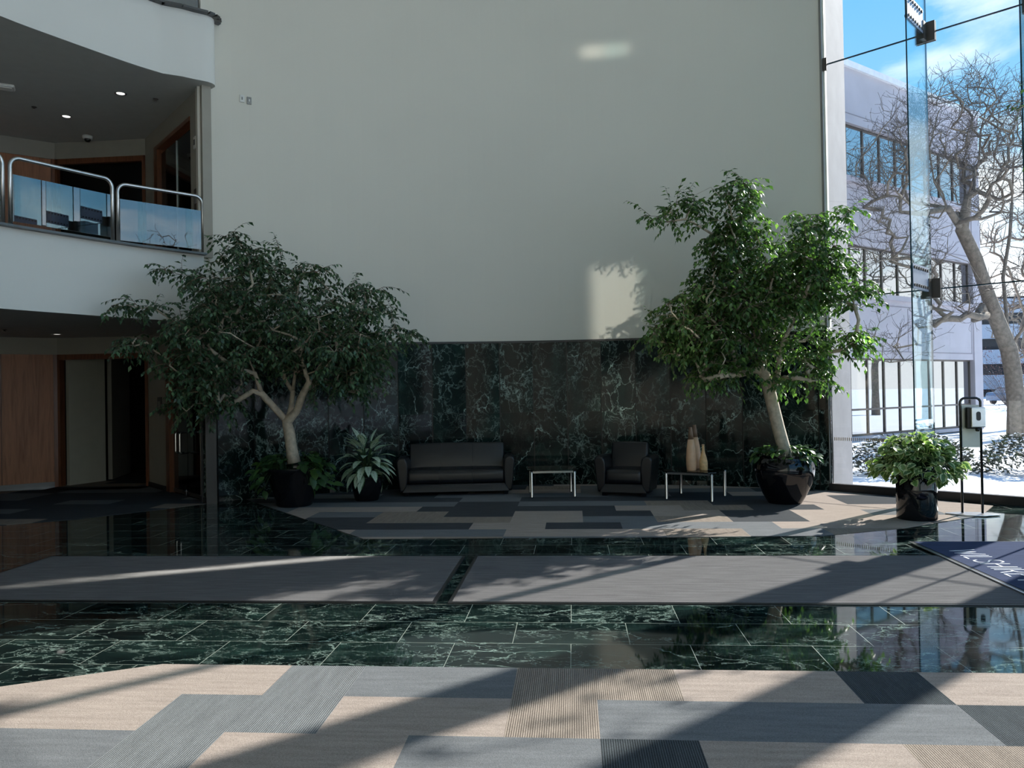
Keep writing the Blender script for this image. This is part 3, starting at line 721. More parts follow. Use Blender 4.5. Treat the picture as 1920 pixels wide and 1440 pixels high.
def seat_unit(name, label, cat, loc, rz, W, cushions):
    """club seat: splayed arms curved outwards at the top, wedge base, tight back"""
    e = thing(name, label, cat, loc, rz)
    D = .80; aw = .15
    for sgn in (-1, 1):
        # arm: front profile in x-z extruded along y, leaning outward at the top
        prof = [(0,.06),(.11,.06),(.135,.22),(.165,.50),(.17,.57),(.13,.615),(.06,.62),(-.005,.595),(-.035,.53),(-.045,.40),(-.03,.2)]
        mb = MB(); n_ = len(prof); ys = [0, .03, .40, .74, .77]
        sc_ = [.93, 1, 1, 1, .93]
        for y, s_ in zip(ys, sc_):
            zdrop = .0 if y < .5 else .02
            for (x, z) in prof:
                xx = (x-.06)*s_+.06; zz_ = (z-.34)*s_+.34
                mb.v.append((sgn*(W/2-.135+xx*.85-.0), -D/2+y+.0-.0+ (z-.3)*(-.03), zz_-zdrop))
        for r_ in range(len(ys)-1):
            for k in range(n_):
                q = (r_*n_+k, r_*n_+(k+1)%n_, (r_+1)*n_+(k+1)%n_, (r_+1)*n_+k)
                mb.f.append(q if sgn < 0 else q[::-1])
        mb.f.append(tuple(range(n_)) if sgn > 0 else tuple(range(n_))[::-1]); l_ = [(len(ys)-1)*n_+k for k in range(n_)]; mb.f.append(tuple(l_)[::-1] if sgn > 0 else tuple(l_))
        mb.mi = [0]*len(mb.f); mb.uv = [None]*len(mb.f); mb.at = [0.]*len(mb.f)
        mb.build('armrest', 'leather', e, bevel=.022, seg=4)
    xi = W/2-.15
    # base rail flaring at the bottom front
    mb = MB(); y0 = -D/2
    prf = [(y0+.02,.19),(y0-.01,.14),(y0-.03,.06),(D/2-.08,.06),(D/2-.08,.19)]
    ext = [0, .02, .075, .05, 0]
    vs = [(-xi-ex, y, z) for (y, z), ex in zip(prf, ext)]+[(xi+ex, y, z) for (y, z), ex in zip(prf, ext)]
    mb.add(vs, [(0,1,2,3,4),(9,8,7,6,5)]+[(k, 5+k, 5+(k+1)%5, (k+1)%5) for k in range(5)])
    mb.build('base_rail', 'leather', e, bevel=.012, seg=3)
    # seat cushion, puffed
    rbox('seat_cushion', -xi+.005, y0+.01, .19, xi-.005, D/2-.22, .405, 'leather', e, .05, .018)
    for k in range(1, cushions):
        mb = MB(); x = -xi+2*xi*k/cushions; tube(mb, [(x, y0-.012, .2),(x, y0-.014, .36),(x, y0+.05, .423),(x, D/2-.3, .424)], .004, 6); mb.build('seat_seam', 'seam', e)
    bk = rbox('backrest', -xi+.0, -.075, -.19, xi-.0, .075, .25, 'leather', e, .055, .02)
    bk.location = (0, D/2-.17, .535); bk.rotation_euler = (R(-12),0,0)
    for k in range(1, cushions):
        mb = MB(); x = -xi+2*xi*k/cushions; tube(mb, [(x, -.098, -.1),(x, -.098, .2),(x, -.06, .262)], .004, 6)
        s_ = mb.build('backrest_seam', 'seam', e); s_.location = bk.location; s_.rotation_euler = bk.rotation_euler
    for sx_ in (-1, 1):
        for y in (-D/2+.08, D/2-.14):
            mb = MB(); x = sx_*(W/2-.14); box(mb, x-.04, y-.04, 0, x+.04, y+.04, .065); mb.build('foot', 'black_lacquer', e, bevel=.006)
    return e
seat_unit('sofa', 'black leather three seat sofa with curved arms against the marble wall', 'sofa', (-.93,12.62,.005), R(2), 1.86, 3)
seat_unit('armchair', 'black leather armchair with curved arms between the two glass tables', 'armchair', (1.80,12.15,.005), R(-19), .88, 1)
def side_table(label, loc, rz, w=.72, d=.70, h=.425):
    e = thing('glass_table', label, 'table', loc, rz, 'glass side tables with chrome legs')
    mb = MB()
    wv = []
    for i in range(13): wv.append((-w/2-.02+(w+.04)*i/12, -d/2-.02+.05*math.sin(math.pi*i/12)*0))
    ch = .06
    poly = [(-w/2+ch,-d/2-.03),(w/2-ch,-d/2-.03),(w/2+.03,-d/2+ch),(w/2+.03,d/2-ch),(w/2-ch,d/2+.03),(-w/2+ch,d/2+.03),(-w/2-.03,d/2-ch),(-w/2-.03,-d/2+ch)]
    prism(mb, poly, h-.012, h, 0); mb.build('tabletop', 'glass_table', e)
    for sx_ in (-1, 1):
        for sy in (-1, 1):
            x, y = sx_*(w/2-.03), sy*(d/2-.03)
            mb = MB(); tube(mb, [(x,y,0),(x,y,.01),(x,y,h-.045),(x*.98,y*.98,h-.013)], [.026,.024,.024,.02], 12); mb.build('leg', 'chrome', e, smooth=True)
    mb = MB()
    for s in (-1, 1):
        box(mb, -w/2+.03, s*(d/2-.03)-.012, h-.05, w/2-.03, s*(d/2-.03)+.012, h-.02); box(mb, s*(w/2-.03)-.012, -d/2+.03, h-.05, s*(w/2-.03)+.012, d/2-.03, h-.02)
    mb.build('apron', 'chrome', e)
    return e
side_table('low square glass table with chrome legs, bare, between sofa and armchair', (.60,12.12,.005), R(1), .72, .64)
side_table('low square glass table with chrome legs, carrying three bottle vases', (2.72,11.52,.005), R(-31), .74, .72)
def vase(label, x, y, z, h, r, kind, lean=0.):
    e = thing('bottle_vase', label, 'vase', (x,y,z), 0, 'wooden bottle vases on the glass table'); e.rotation_euler = (0, lean, 0)
    if kind == 'tall':
        body = [(.0,0),(r*.85,0),(r*.93,.01),(r,.14*h),(r*1.0,.3*h),(r*.86,.5*h),(r*.58,.72*h)]
        neck = [(r*.58,.72*h),(r*.47,.85*h),(r*.36,.985*h),(r*.38,h),(r*.22,h),(r*.2,.9*h)]
        mb = MB(); lathe(mb, body, seg=32); mb.build('body', 'vase_body', e, smooth=True)
        mb = MB(); lathe(mb, neck, seg=32); mb.build('neck', 'vase_neck', e, smooth=True)
    else:
        body = [(.0,0),(r*.88,0),(r*.95,.01),(r,.15*h),(r*.97,.33*h),(r*.75,.5*h),(r*.42,.68*h),(r*.3,.85*h),(r*.27,.95*h)]
        mb = MB(); lathe(mb, body, seg=32); mb.build('body', 'vase_short_body', e, smooth=True)
        mb = MB(); lathe(mb, [(r*.27,.95*h),(r*.33,.965*h),(r*.33,.99*h),(r*.25,h),(r*.15,h),(r*.14,.96*h)], seg=24); mb.build('lip', 'vase_body', e, smooth=True)
vase('tall tan bottle vase with brown neck, left of the three on the glass table', 2.625, 11.36, .431, .64, .074, 'tall', R(-.5))
vase('tall tan bottle vase with brown neck, standing behind the other two', 2.76, 11.62, .431, .66, .078, 'tall', R(-2))
vase('short amber bottle vase, lowest of the three on the glass table', 2.795, 11.33, .431, .385, .062, 'short')

# sanitizer stand
e = thing('sanitizer_stand', 'black tube stand with silver hand sanitizer dispenser before the glass wall', 'sanitizer stand', (5.72,9.62,.006), R(-16))
pl = lambda x, z: (x, 0, z)
mb = MB(); hw = .112; tube(mb, [(-hw,0,.02)]+arc_pts((-hw+.055,1.40-.0), .055, R(180), R(90), 6, pl)+arc_pts((hw-.055,1.40), .055, R(90), 0, 6, pl)+[(hw,0,.02)], .0155, 12); mb.build('frame', 'black_lacquer', e, smooth=True)
mb = MB(); box(mb, -.27, -.16, 0, .27, .16, .012)
mb = MB(); prism(mb, [(-.10,-.14),(.10,-.14),(.30,-.02),(.30,.03),(.12,.14),(-.12,.14),(-.30,.03),(-.30,-.02)], 0, .014); mb.build('base_plate', 'steel', e, bevel=.004)
mb = MB(); box(mb, -.098, -.006, .84, .098, .006, 1.37); mb.build('back_panel', 'plastic_white', e)
mb = MB(); box(mb, -.075, -.115, 1.075, .105, -.0155, 1.345); mb.build('dispenser_back', 'plastic_black', e, bevel=.02)
mb = MB(); box(mb, -.035, -.165, 1.095, .125, -.10, 1.345); cov = mb.build('dispenser_cover', 'steel', e, bevel=.012)
mb = MB()
pp = [(.045+.026*math.cos(a)*1., 1.235+.026*math.sin(a)+(.03 if math.sin(a) > 0 else -.03)) for a in [2*math.pi*k/20 for k in range(20)]]
mb.add([(x,-.168,z) for x, z in pp]+[(x,-.164,z) for x, z in pp], [tuple(range(20))]+[(k, 20+k, 20+(k+1)%20, (k+1)%20) for k in range(20)]); mb.build('level_window', 'plastic_black', cov)
mb = MB(); lathe(mb, [(.0,1.045),(.02,1.045),(.028,1.06),(.028,1.09),(.0,1.09)], .045, -.12, 0, 16); mb.build('nozzle', 'plastic_black', e, smooth=True)

# ------------------------------------------------------------------ plants
def leafquad(mb, p, d, up, L_, w, at, fold=.25, droop=.2, mi=0, nseg=1):
    """one leaf: midrib along d with droop, two halves folded"""
    d = d.normalized(); s = d.cross(up)
    if s.length < 1e-4: s = d.orthogonal()
    s.normalize(); nrm = s.cross(d).normalized()
    if nseg == 1:
        m_ = p+d*L_*.42; tip = p+d*L_-nrm*L_*droop
        l_ = m_+s*w*.5+nrm*w*fold-nrm*L_*droop*.15; r_ = m_-s*w*.5+nrm*w*fold-nrm*L_*droop*.15
        mb.add([p, l_, tip, r_, m_], [(0,4,1),(1,4,2),(2,4,3),(3,4,0)], mi, [(.5,0),(0,.45),(.5,1),(1,.45),(.5,.45)], at=at)
    else:
        vs, uv = [], []
        prof = [0,.55,.9,1.,.88,.55,0] if nseg == 6 else [0,.85,1.,.7,0]
        for i, pw in enumerate(prof):
            t = i/(len(prof)-1); c = p+d*L_*t*(1-.15*droop*t)-nrm*L_*droop*t*t
            ww = w*.5*pw
            vs += [c+s*ww+nrm*ww*fold*1.2, c, c-s*ww+nrm*ww*fold*1.2]; uv += [(0,t),(.5,t),(1,t)]
        fs = []
        for i in range(len(prof)-1):
            a = i*3; fs += [(a,a+1,a+4,a+3),(a+1,a+2,a+5,a+4)]
        mb.add(vs, fs, mi, uv, at=at)
def grow(trunks, targets, rng, up=.25, step=.16, jit=.04):
    """trunks: list of polylines (first point shared = root); returns nodes, parents"""
    nodes = []; par = []
    for tr in trunks:
        prev = None
        for p in tr:
            p = Vector(p)
            hit = next((i for i, q in enumerate(nodes) if (q-p).length < 1e-4), None)
            if hit is None: nodes.append(p); par.append(prev if prev is not None else -1); prev = len(nodes)-1
            else: prev = hit
    root = nodes[0]; arr = np.array([tuple(p) for p in nodes]); allow = [i for i in range(len(nodes))]
    rank = np.zeros(len(nodes)); tips = []
    base = len(nodes)
    skip = np.zeros(len(nodes)); skip[0] = 99; skip[1] = 99 
    topz = trunks[0][-1]
    tg = sorted(targets, key=lambda t: (Vector(t)-root).length)
    pen = list(skip)
    pts = [tuple(p) for p in nodes]
    cap = 40000; A = np.zeros((cap,3)); A[:len(pts)] = pts; Pn = np.zeros(cap); Pn[:len(pts)] = pen; cnt = len(pts)
    for t in tg:
        tv = np.array(t); dv = A[:cnt]-tv; dist = np.sqrt((dv**2).sum(1)); cost = dist + Pn[:cnt] + np.maximum(0, dv[:,2])*.6
        k = int(cost.argmin()); p0 = nodes[k]; T_ = Vector(t); L_ = (T_-p0).length
        if L_ < .03: continue
        n_ = max(1, int(L_/step)); cur = k
        pd = (p0-nodes[par[k]]).normalized() if par[k] >= 0 else Vector((0,0,1))
        mid = p0+pd*L_*.35+Vector((0,0,1))*L_*up*.3
        for i in range(1, n_+1):
            s = i/n_; q = p0*(1-s)**2+mid*2*s*(1-s)+T_*s*s
            if i < n_: q = q+Vector((rng.gauss(0,jit),rng.gauss(0,jit),rng.gauss(0,jit)))*min(1, L_)
            nodes.append(q); par.append(cur); cur = len(nodes)-1
            A[cnt] = tuple(q); Pn[cnt] = 0.02; cnt += 1
        tips.append(cur)
    return nodes, par, tips
def branch_mesh(nodes, par, r_tip, r_root, power=.45, seg=7, fixed=None):
    n_ = len(nodes); ch = [[] for _ in range(n_)]; cnt = [0]*n_
    for i, p in enumerate(par):
        if p >= 0: ch[p].append(i)
    for i in range(n_-1, -1, -1):
        pass
    order = []; st = [i for i in range(n_) if par[i] < 0]
    while st: a = st.pop(); order.append(a); st += ch[a]
    for a in reversed(order): cnt[a] = 1 if not ch[a] else sum(cnt[c] for c in ch[a])
    mx = max(cnt); rad = [r_tip+(r_root-r_tip)*((c-1)/max(1, mx-1))**power for c in cnt]
    thick, thin = MB(), MB()
    for a in order:
        starts = []
        if par[a] < 0: starts.append((None, a))
        if ch[a]:
            main = max(ch[a], key=lambda c: cnt[c])
            for c in ch[a]:
                if c != main: starts.append((a, c))
        for p, s in starts:
            pts, rr = ([nodes[p]], [rad[s]*1.05]) if p is not None else ([], [])
            c = s
            while True:
                pts.append(nodes[c]); rr.append(rad[c])
                if not ch[c]: break
                c = max(ch[c], key=lambda k: cnt[k])
            if par[a] < 0 and p is None: rr[0] = rad[s]*1.25
            if len(pts) > 1:
                mbx = thick if max(rr) > r_tip*2.2 else thin
                tube(mbx, pts, rr, seg if max(rr) > .015 else (5 if max(rr) > .006 else 3), cap=True)
    return thick, thin
def sprays(mb, nodes, par, tips, rng, per, nl, llen, lw, tw_len, stem, droop=.8, wind=0.):
    for t in tips:
        base = nodes[t]; d0 = (base-nodes[par[t]]).normalized()
        for k in range(per):
            out_ = Vector((rng.gauss(0,1), rng.gauss(0,1), rng.gauss(0,.5))).normalized()
            d = (d0*.6+out_).normalized(); p = base-d0*rng.uniform(0,.1); Lt = tw_len*rng.uniform(.6,1.3)
            st = [p.copy()]; step = Lt/nl
            for i in range(nl):
                d = (d+Vector((rng.gauss(0,.08), rng.gauss(0,.08), -droop*.13))).normalized(); p = p+d*step; st.append(p.copy())
                side = d.cross(Vector((0,0,1))); side = side.normalized() if side.length > .1 else Vector((1,0,0))
                ld = (side*(1 if i%2 else -1)*.8+d*.7+Vector((0,0,-.55+rng.gauss(0,.25)))+Vector((rng.gauss(0,.2),rng.gauss(0,.2),0))).normalized()
                L_ = llen*rng.uniform(.75,1.2); leafquad(mb, p, ld, Vector((rng.gauss(0,.35),rng.gauss(0,.35),1)), L_, lw*L_/llen, rng.random(), .12, .15)
            if stem is not None: tube(stem, st[::3]+[st[-1]], [.004,.0032,.0025,.002,.0015,.001][:len(st[::3])+1], 3, False)
def ellip(rng, c, r, n_, shell=.35, cond=None):
    o = []
    while len(o) < n_:
        v = Vector((rng.uniform(-1,1), rng.uniform(-1,1), rng.uniform(-1,1)))
        if v.length > 1 or v.length < shell: continue
        p = (c[0]+v.x*r[0], c[1]+v.y*r[1], c[2]+v.z*r[2])
        if cond is None or cond(p): o.append(p)
    return o
def px(x, y, D):           # helper used for crown masses: photo position at depth D
    return ((x-960)/1443*D, D, 1.65+((733-.0175*(x-960))-y)/1443*D)
def in_room(p, m=.38):
    if math.hypot(p[0]-CX, p[1]-CY) > RW-m and p[1] > 8 and p[0] > -4.7: return False
    if p[0]*nG[0]+p[1]*nG[1] > 12.03-m-.05: return False
    if p[0] < -4.3 and p[2] > 2.6:
        # keep off the balcony fascia
        for a, b in zip(FAS, FAS[1:]):
            if min(a[1],b[1]) <= p[1] <= max(a[1],b[1]):
                t = (p[1]-a[1])/(b[1]-a[1]); 
                if p[0] < a[0]+(b[0]-a[0])*t+m: return False
        if p[1] > 11.6: return False
    return True
def ficus(label, trunks, blobs, seed, leafm, r_root, per, nl, pot=None, llen=.085, tipr=.0035, dens=1., deep=1.):
    rng = random.Random(seed); tg = []
    for (x, y, D, rx, ry, rd, n_) in blobs:
        n_ = max(2, int(n_*dens)); rd *= deep
        c = px(x, y, D); s = D/1443; tg += ellip(rng, c, (rx*s, rd, ry*s), n_, .2, in_room)
    e = thing('ficus_tree', label, 'tree', trunks[0][0])
    org = Vector(trunks[0][0])
    trunks = [[Vector(p)-org for p in t] for t in trunks]; tg = [tuple(Vector(t)-org) for t in tg]
    nodes, par, tips = grow(trunks, tg, rng, step=.14, jit=.05)
    a, b = branch_mesh(nodes, par, tipr, r_root, .5, 10)
    a.build('trunk', 'bark_pale', e, smooth=True)
    lf = MB(); stm = b; sprays(lf, nodes, par, tips, rng, per, nl, llen, llen*.52, .32, stm)
    stm.build('twigs', 'twig_brown', e)
    lf.build('foliage', leafm, e, attr='leaf')
    print('leaves', label[:20], len(lf.f)//4)
    return e
# left ficus
D = 11.45
def P(x, y, D): return px(x, y, D)
b0 = P(549, 868, 11.45)
trL = [[b0, P(545,840,11.45), P(541,810,11.45), P(537,790,11.45), P(523,775,11.4), P(505,755,11.3), P(490,738,11.2), P(478,700,11.1), P(462,660,11.0)],
       [P(537,790,11.45), P(545,765,11.5), P(549,735,11.5), P(553,705,11.5), P(560,660,11.5), P(556,620,11.5)],
       [P(537,790,11.45), P(556,770,11.35), P(565,745,11.25), P(580,715,11.1), P(610,675,11.0), P(640,655,10.9)],
       [P(549,735,11.5), P(536,715,11.7), P(515,690,11.9), P(500,650,11.9), P(497,610,11.9)],
       [P(478,700,11.1), P(440,690,10.9), P(400,660,10.7), P(360,640,10.6)]]
blL = [(520,600,11.4,150,95,1.0,190), (620,640,11.3,110,85,.95,120), (430,650,11.0,95,85,.9,100), (390,740,11.0,56,42,.6,44), (650,710,11.2,60,34,.6,36),
       (370,690,10.8,60,50,.5,36), (400,560,10.9,70,45,.6,40), (545,500,11.4,95,28,.6,30), (330,620,10.6,50,28,.4,16), (262,572,10.5,56,14,.25,12), (262,648,10.5,50,18,.3,12), (320,500,10.7,26,10,.2,4),
       (440,480,11.0,55,32,.4,18), (452,440,11.0,28,18,.2,7), (500,470,11.2,50,16,.3,8), (700,540,11.3,26,20,.3,8), (350,515,10.8,40,14,.2,5), (700,590,11.3,40,40,.4,18), (760,620,11.3,40,18,.3,9), (680,665,11.2,60,50,.6,44), (680,535,11.3,30,18,.25,6)]
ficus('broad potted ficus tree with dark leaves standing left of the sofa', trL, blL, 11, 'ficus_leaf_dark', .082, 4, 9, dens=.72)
# right ficus
b0 = P(1472, 862, 10.9)
trR = [[b0, P(1466,835,10.9), P(1457,800,10.9), P(1449,765,10.9), P(1444,742,10.9), P(1433,700,10.9), P(1428,665,10.9), P(1420,620,10.9), P(1405,570,10.85), P(1390,500,10.8), P(1385,440,10.8), P(1375,385,10.8)],
       [P(1444,742,10.9), P(1455,715,10.8), P(1462,680,10.7), P(1470,640,10.6), P(1492,600,10.5), P(1515,550,10.4), P(1535,490,10.4)],
       [P(1433,700,10.9), P(1415,670,11.1), P(1400,640,11.2), P(1370,620,11.3), P(1330,600,11.3), P(1290,585,11.3)],
       [P(1420,620,10.9), P(1440,580,10.6), P(1450,530,10.4), P(1440,480,10.4)],
       [P(1470,640,10.6), P(1510,640,10.4), P(1560,635,10.3)], [P(1375,385,10.8), P(1340,350,10.8), P(1300,370,10.8)]]
blR = [(1400,560,10.9,120,95,1.0,190), (1330,600,10.9,85,75,.9,90), (1270,610,10.9,50,60,.6,36), (1380,440,10.8,75,65,.6,70), (1490,520,10.6,85,75,.8,90), (1555,500,10.5,65,65,.6,60),
       (1385,360,10.8,40,24,.3,18), (1300,385,10.8,55,20,.3,14), (1240,410,10.8,30,14,.2,5), (1600,545,10.4,38,35,.35,20), (1590,402,10.4,30,12,.2,6), (1525,420,10.4,35,35,.3,18),
       (1590,640,10.3,34,26,.35,20), (1520,645,10.5,50,40,.5,26), (1340,680,10.8,60,36,.5,34), (1430,660,10.7,40,24,.4,14), (1530,700,10.4,26,20,.25,10), (1460,710,10.5,26,16,.25,8), (1300,650,10.9,45,40,.5,26)]
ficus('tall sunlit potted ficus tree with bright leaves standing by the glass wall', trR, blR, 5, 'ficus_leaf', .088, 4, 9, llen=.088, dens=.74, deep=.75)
# ficus just out of frame right, a few leaves reach in
trX = [[(6.35,8.62,.5),(6.35,8.62,1.4),(6.3,8.6,2.6),(6.25,8.58,3.4),(6.1,8.5,4.0)]]
rngX = random.Random(3)
blX = [(1940,190,8.55,26,22,.2,5),(1945,395,8.5,14,14,.2,2),(2010,300,8.6,50,90,.4,14)]
eX = ficus('ficus with bright leaves just entering at the right edge, above the logo mat', trX, blX, 8, 'ficus_leaf', .014, 1, 4, llen=.11)

def pot(name, label, x, y, prof, mat, soil_r, soil_z, rim=None, seg=48):
    e = thing(name, label, 'planter', (x,y,.005))
    mb = MB(); lathe(mb, prof, seg=seg); mb.build('pot', mat, e, smooth=True)
    bpy.data.objects[e.children[0].name].modifiers.new('es', 'EDGE_SPLIT').split_angle = R(50)
    mb = MB(); lathe(mb, [(.0,soil_z-.02),(soil_r,soil_z-.02),(soil_r,soil_z),(.0,soil_z+.01)], seg=24); mb.build('soil', 'soil', e)
    return e
pot('bowl_planter', 'wide black tapering planter under the dark ficus at left', -3.26, 11.45,
    [(.0,0),(.24,0),(.26,.02),(.33,.28),(.42,.50),(.44,.545),(.44,.575),(.40,.575),(.39,.50),(.0,.50)], 'black_lacquer', .39, .52)
pot('urn_planter', 'glossy black rounded urn planter holding the sunlit ficus', 3.83, 10.9,
    [(.0,0),(.225,0),(.235,.015),(.30,.13),(.37,.28),(.40,.39),(.413,.47),(.405,.545),(.375,.605),(.345,.635),(.345,.65),(.38,.665),(.38,.685),(.33,.685),(.32,.62),(.0,.62)], 'black_glaze', .32, .64)
pot('small_planter', 'small black tapered planter between the dark ficus and the sofa', -2.27, 11.9,
    [(.0,0),(.17,0),(.18,.012),(.235,.22),(.25,.34),(.25,.37),(.22,.37),(.21,.30),(.0,.30)], 'black_lacquer', .21, .34)
pot('cylinder_planter', 'tall glossy black cylindrical planter beside the sanitizer stand', 4.92, 9.42,
    [(.0,0),(.222,0),(.228,.012),(.228,.60),(.223,.61),(.205,.61),(.20,.55),(.0,.55)], 'black_glaze', .20, .58)

def foliage_plant(name, label, x, y, z, R_, H, nst, seed, mat, llen, lw, kind='pothos', cat='plant', sag=.35, hole=0., sector=None, zlow=None, wild=.45):
    rng = random.Random(seed); e = thing(name, label, cat, (x,y,z)); lf, stm = MB(), MB()
    for k in range(nst):
        a = rng.uniform(0, 2*math.pi) if sector is None else R(rng.uniform(*rng.choice(sector)))
        rr = R_*math.sqrt(rng.uniform(.05,1)); r0 = hole+rng.uniform(0, .12)
        hx = H*(1-(rr/R_)**2*.75)*rng.uniform(.55,1.05)
        if zlow is not None and rr > R_*.75: hx = rng.uniform(zlow, H*.3)
        p0 = Vector((r0*math.cos(a), r0*math.sin(a), -.02)); p2 = Vector(((hole*.6+rr)*math.cos(a), (hole*.6+rr)*math.sin(a), hx))
        p1 = Vector((p0.x*.6+p2.x*.4, p0.y*.6+p2.y*.4, max(hx, H*.35)+.10))
        pts = [p0*(1-t)**2+p1*2*t*(1-t)+p2*t*t for t in (0,.25,.5,.75,1)]
        tube(stm, pts, [.005,.0045,.004,.0035,.003], 4)
        d = (pts[-1]-pts[-2]).normalized()
        d = (Vector((math.cos(a), math.sin(a), rng.uniform(-.9,.4)))+Vector((rng.gauss(0,wild),rng.gauss(0,wild),rng.gauss(0,wild*.5)))).normalized()
        L_ = llen*rng.uniform(.7,1.2); leafquad(lf, p2, d, Vector((rng.gauss(0,.3),rng.gauss(0,.3),1)), L_, lw*L_/llen, rng.random(), .2, sag, 0, 4)
        if rng.random() < .6:
            q = pts[2]+Vector((rng.gauss(0,.03),rng.gauss(0,.03),.03)); a2 = a+rng.uniform(-1.5,1.5)
            leafquad(lf, q, Vector((math.cos(a2), math.sin(a2), rng.uniform(-.3,.5))), Vector((0,0,1)), L_*.9, lw*.9*L_/llen, rng.random(), .2, sag, 0, 4)
    stm.build('stems', 'pothos_leaf', e); lf.build('foliage', mat, e, attr='leaf', smooth=True)
    return e
foliage_plant('pothos_plant', 'green pothos spilling over the rim around the dark ficus trunk', -3.26, 11.45, .53, .50, .25, 150, 3, 'pothos_leaf', .17, .105, hole=.12, zlow=-.28, sector=((-60,80),(110,240)))
foliage_plant('pothos_plant', 'bright green pothos around the trunk in the glossy urn', 3.83, 10.9, .65, .36, .16, 80, 4, 'pothos_leaf', .12, .08, hole=.14, zlow=-.02)
foliage_plant('pothos_plant', 'variegated pothos mounded in the tall cylindrical planter', 4.92, 9.42, .59, .49, .48, 480, 6, 'pothos_variegated', .125, .085, zlow=-.08, wild=.9)
# aglaonema
rng = random.Random(9); e = thing('aglaonema_plant', 'silver striped aglaonema with long pointed leaves in the small planter', 'plant', (-2.27,11.9,.34)); lf, stm = MB(), MB()
for k in range(58):
    t = k/58; a = k*2.39996+rng.gauss(0,.2); el = R(76-92*t**.6+rng.gauss(0,9)); h = .36*(1-t)+.12
    pst = Vector((.05*math.cos(a), .05*math.sin(a), h*.9-.05)); d = Vector((math.cos(a)*math.cos(el), math.sin(a)*math.cos(el), math.sin(el)))
    p1 = pst+d*.14+Vector((0,0,.03)); tube(stm, [Vector((.02*math.cos(a),.02*math.sin(a),-.02)), pst, p1], [.009,.007,.004], 5)
    leafquad(lf, p1, d, Vector((0,0,1)), rng.uniform(.25,.33), .125, rng.random(), .15, .25+.5*t, 0, 6)
stm.build('stems', 'pothos_leaf', e); lf.build('foliage', 'aglaonema_leaf', e, attr='leaf', smooth=True)

# ------------------------------------------------------------------ outdoors
ZG = -.1
mb = MB(); nn = 60
def gh(x, y):
    return ZG + .08*math.sin(x*.31+1)*math.sin(y*.23)+.03*math.sin(x*1.3)*math.cos(y*1.1)-.05
vs = []; 
outer = [(5.0,12.25)]+[gp(s,.06) for s in (0.05,2,4,6.3)]+[(9.9,4.8),(9.7,1.5),(3.8,-3.6)]
cells = MB()
xs = [-60,-20,-5]+[1.5*i for i in range(0,30)]+[50,60,75,95,130,200,300]; ys = [-90,-50,-30,-20,-12]+[1.5*i-6 for i in range(0,32)]+[48,60,80,110,160,260,400]
def inside_room(x, y): return (x < 4.9 and y < 12.6 and x > -14 and y > -4.5) or (x*nG[0]+y*nG[1] < 12.03 and x < 9.9 and y < 12.2 and y > -3.5 and (x-3.8)*(5.1)-(y+3.6)*(5.9) < 0) or (x < 4.9 and x > -14 and 12 < y < 20)
for i in range(len(xs)):
    for j in range(len(ys)):
        vs.append((xs[i], ys[j], gh(xs[i], ys[j]) if not inside_room(xs[i], ys[j]) else -.35))
fs = [(i*len(ys)+j, (i+1)*len(ys)+j, (i+1)*len(ys)+j+1, i*len(ys)+j+1) for i in range(len(xs)-1) for j in range(len(ys)-1)]
mb.add(vs, fs); struct(mb.build('ground_snow', 'snow', smooth=True))
# paved strip at the foot of the glass
# office building
B0 = (10.5,24.0); B1 = (17.7,29.0)
Lb = math.hypot(B1[0]-B0[0], B1[1]-B0[1]); tb = ((B1[0]-B0[0])/Lb, (B1[1]-B0[1])/Lb)
rzb = math.atan2(tb[1], tb[0])
bd = thing('office_building', 'pale three storey office building with ribbon windows outside the glass wall', 'building', (*B1, ZG), rzb)
XL = -14.0     # local x runs from XL to 0 (corner), y>0 behind
mb = MB()
bands = [(0,.12),(2.6,4.65),(6.2,8.27),(10.02,11.75)]
for z0, z1 in bands: box(mb, XL, 0, z0, 0, .5, z1)
box(mb, -.62, -.05, 0, 0, 9, 11.75); box(mb, -.62,0,0,-.3,.5,11.7)
mb.build('wall', 'facade', bd)
mb = MB()
for z in (2.82, 4.32, 6.42, 7.95, 10.3): box(mb, XL, -.008, z, -.7, .0, z+.03)
for z0, z1 in ((2.85,4.3),): 
    for x in (-.75, -5.2, -9.6): box(mb, x, -.008, z0, x+.03, 0, z1)
mb.build('panel_grooves', 'facade_groove', bd)
mb = MB(); box(mb, XL, -.12, 4.52, -.6, .0, 4.68); box(mb, XL, -.12, 8.14, -.6, 0, 8.3); mb.build('sill', 'facade', bd)
mb = MB(); box(mb, XL-.1, -.1, 11.75, .1, 9, 11.95); mb.build('parapet', 'roof_snow', bd)
mb = MB(); box(mb, XL, .9, .1, -.65, 1.0, 11.7); mb.build('interior_wall', 'dark_interior', bd)
for r_, (z0, z1) in enumerate(((.12,2.6),(4.65,6.2),(8.27,10.02))):
    w = MB(); nmul = 12; pitch = (-.62-XL)/nmul/1.0
    x = -.62
    k = 0; xsM = []
    while x > XL: xsM.append(x); x -= .98
    for x in xsM: box(w, x-.035, .12, z0, x+.035, .2, z1)
    box(w, XL, .12, z0, -.62, .2, z0+.06); box(w, XL, .12, z1-.06, -.62, .2, z1)
    if r_ == 0: box(w, XL, .12, .93, -.62, .2, .99)
    wf = w.build('window', 'bronze_frame', bd)
    g = MB(); box(g, XL, .155, z0, -.62, .165, z1); g.build('pane', 'glass_building', wf)
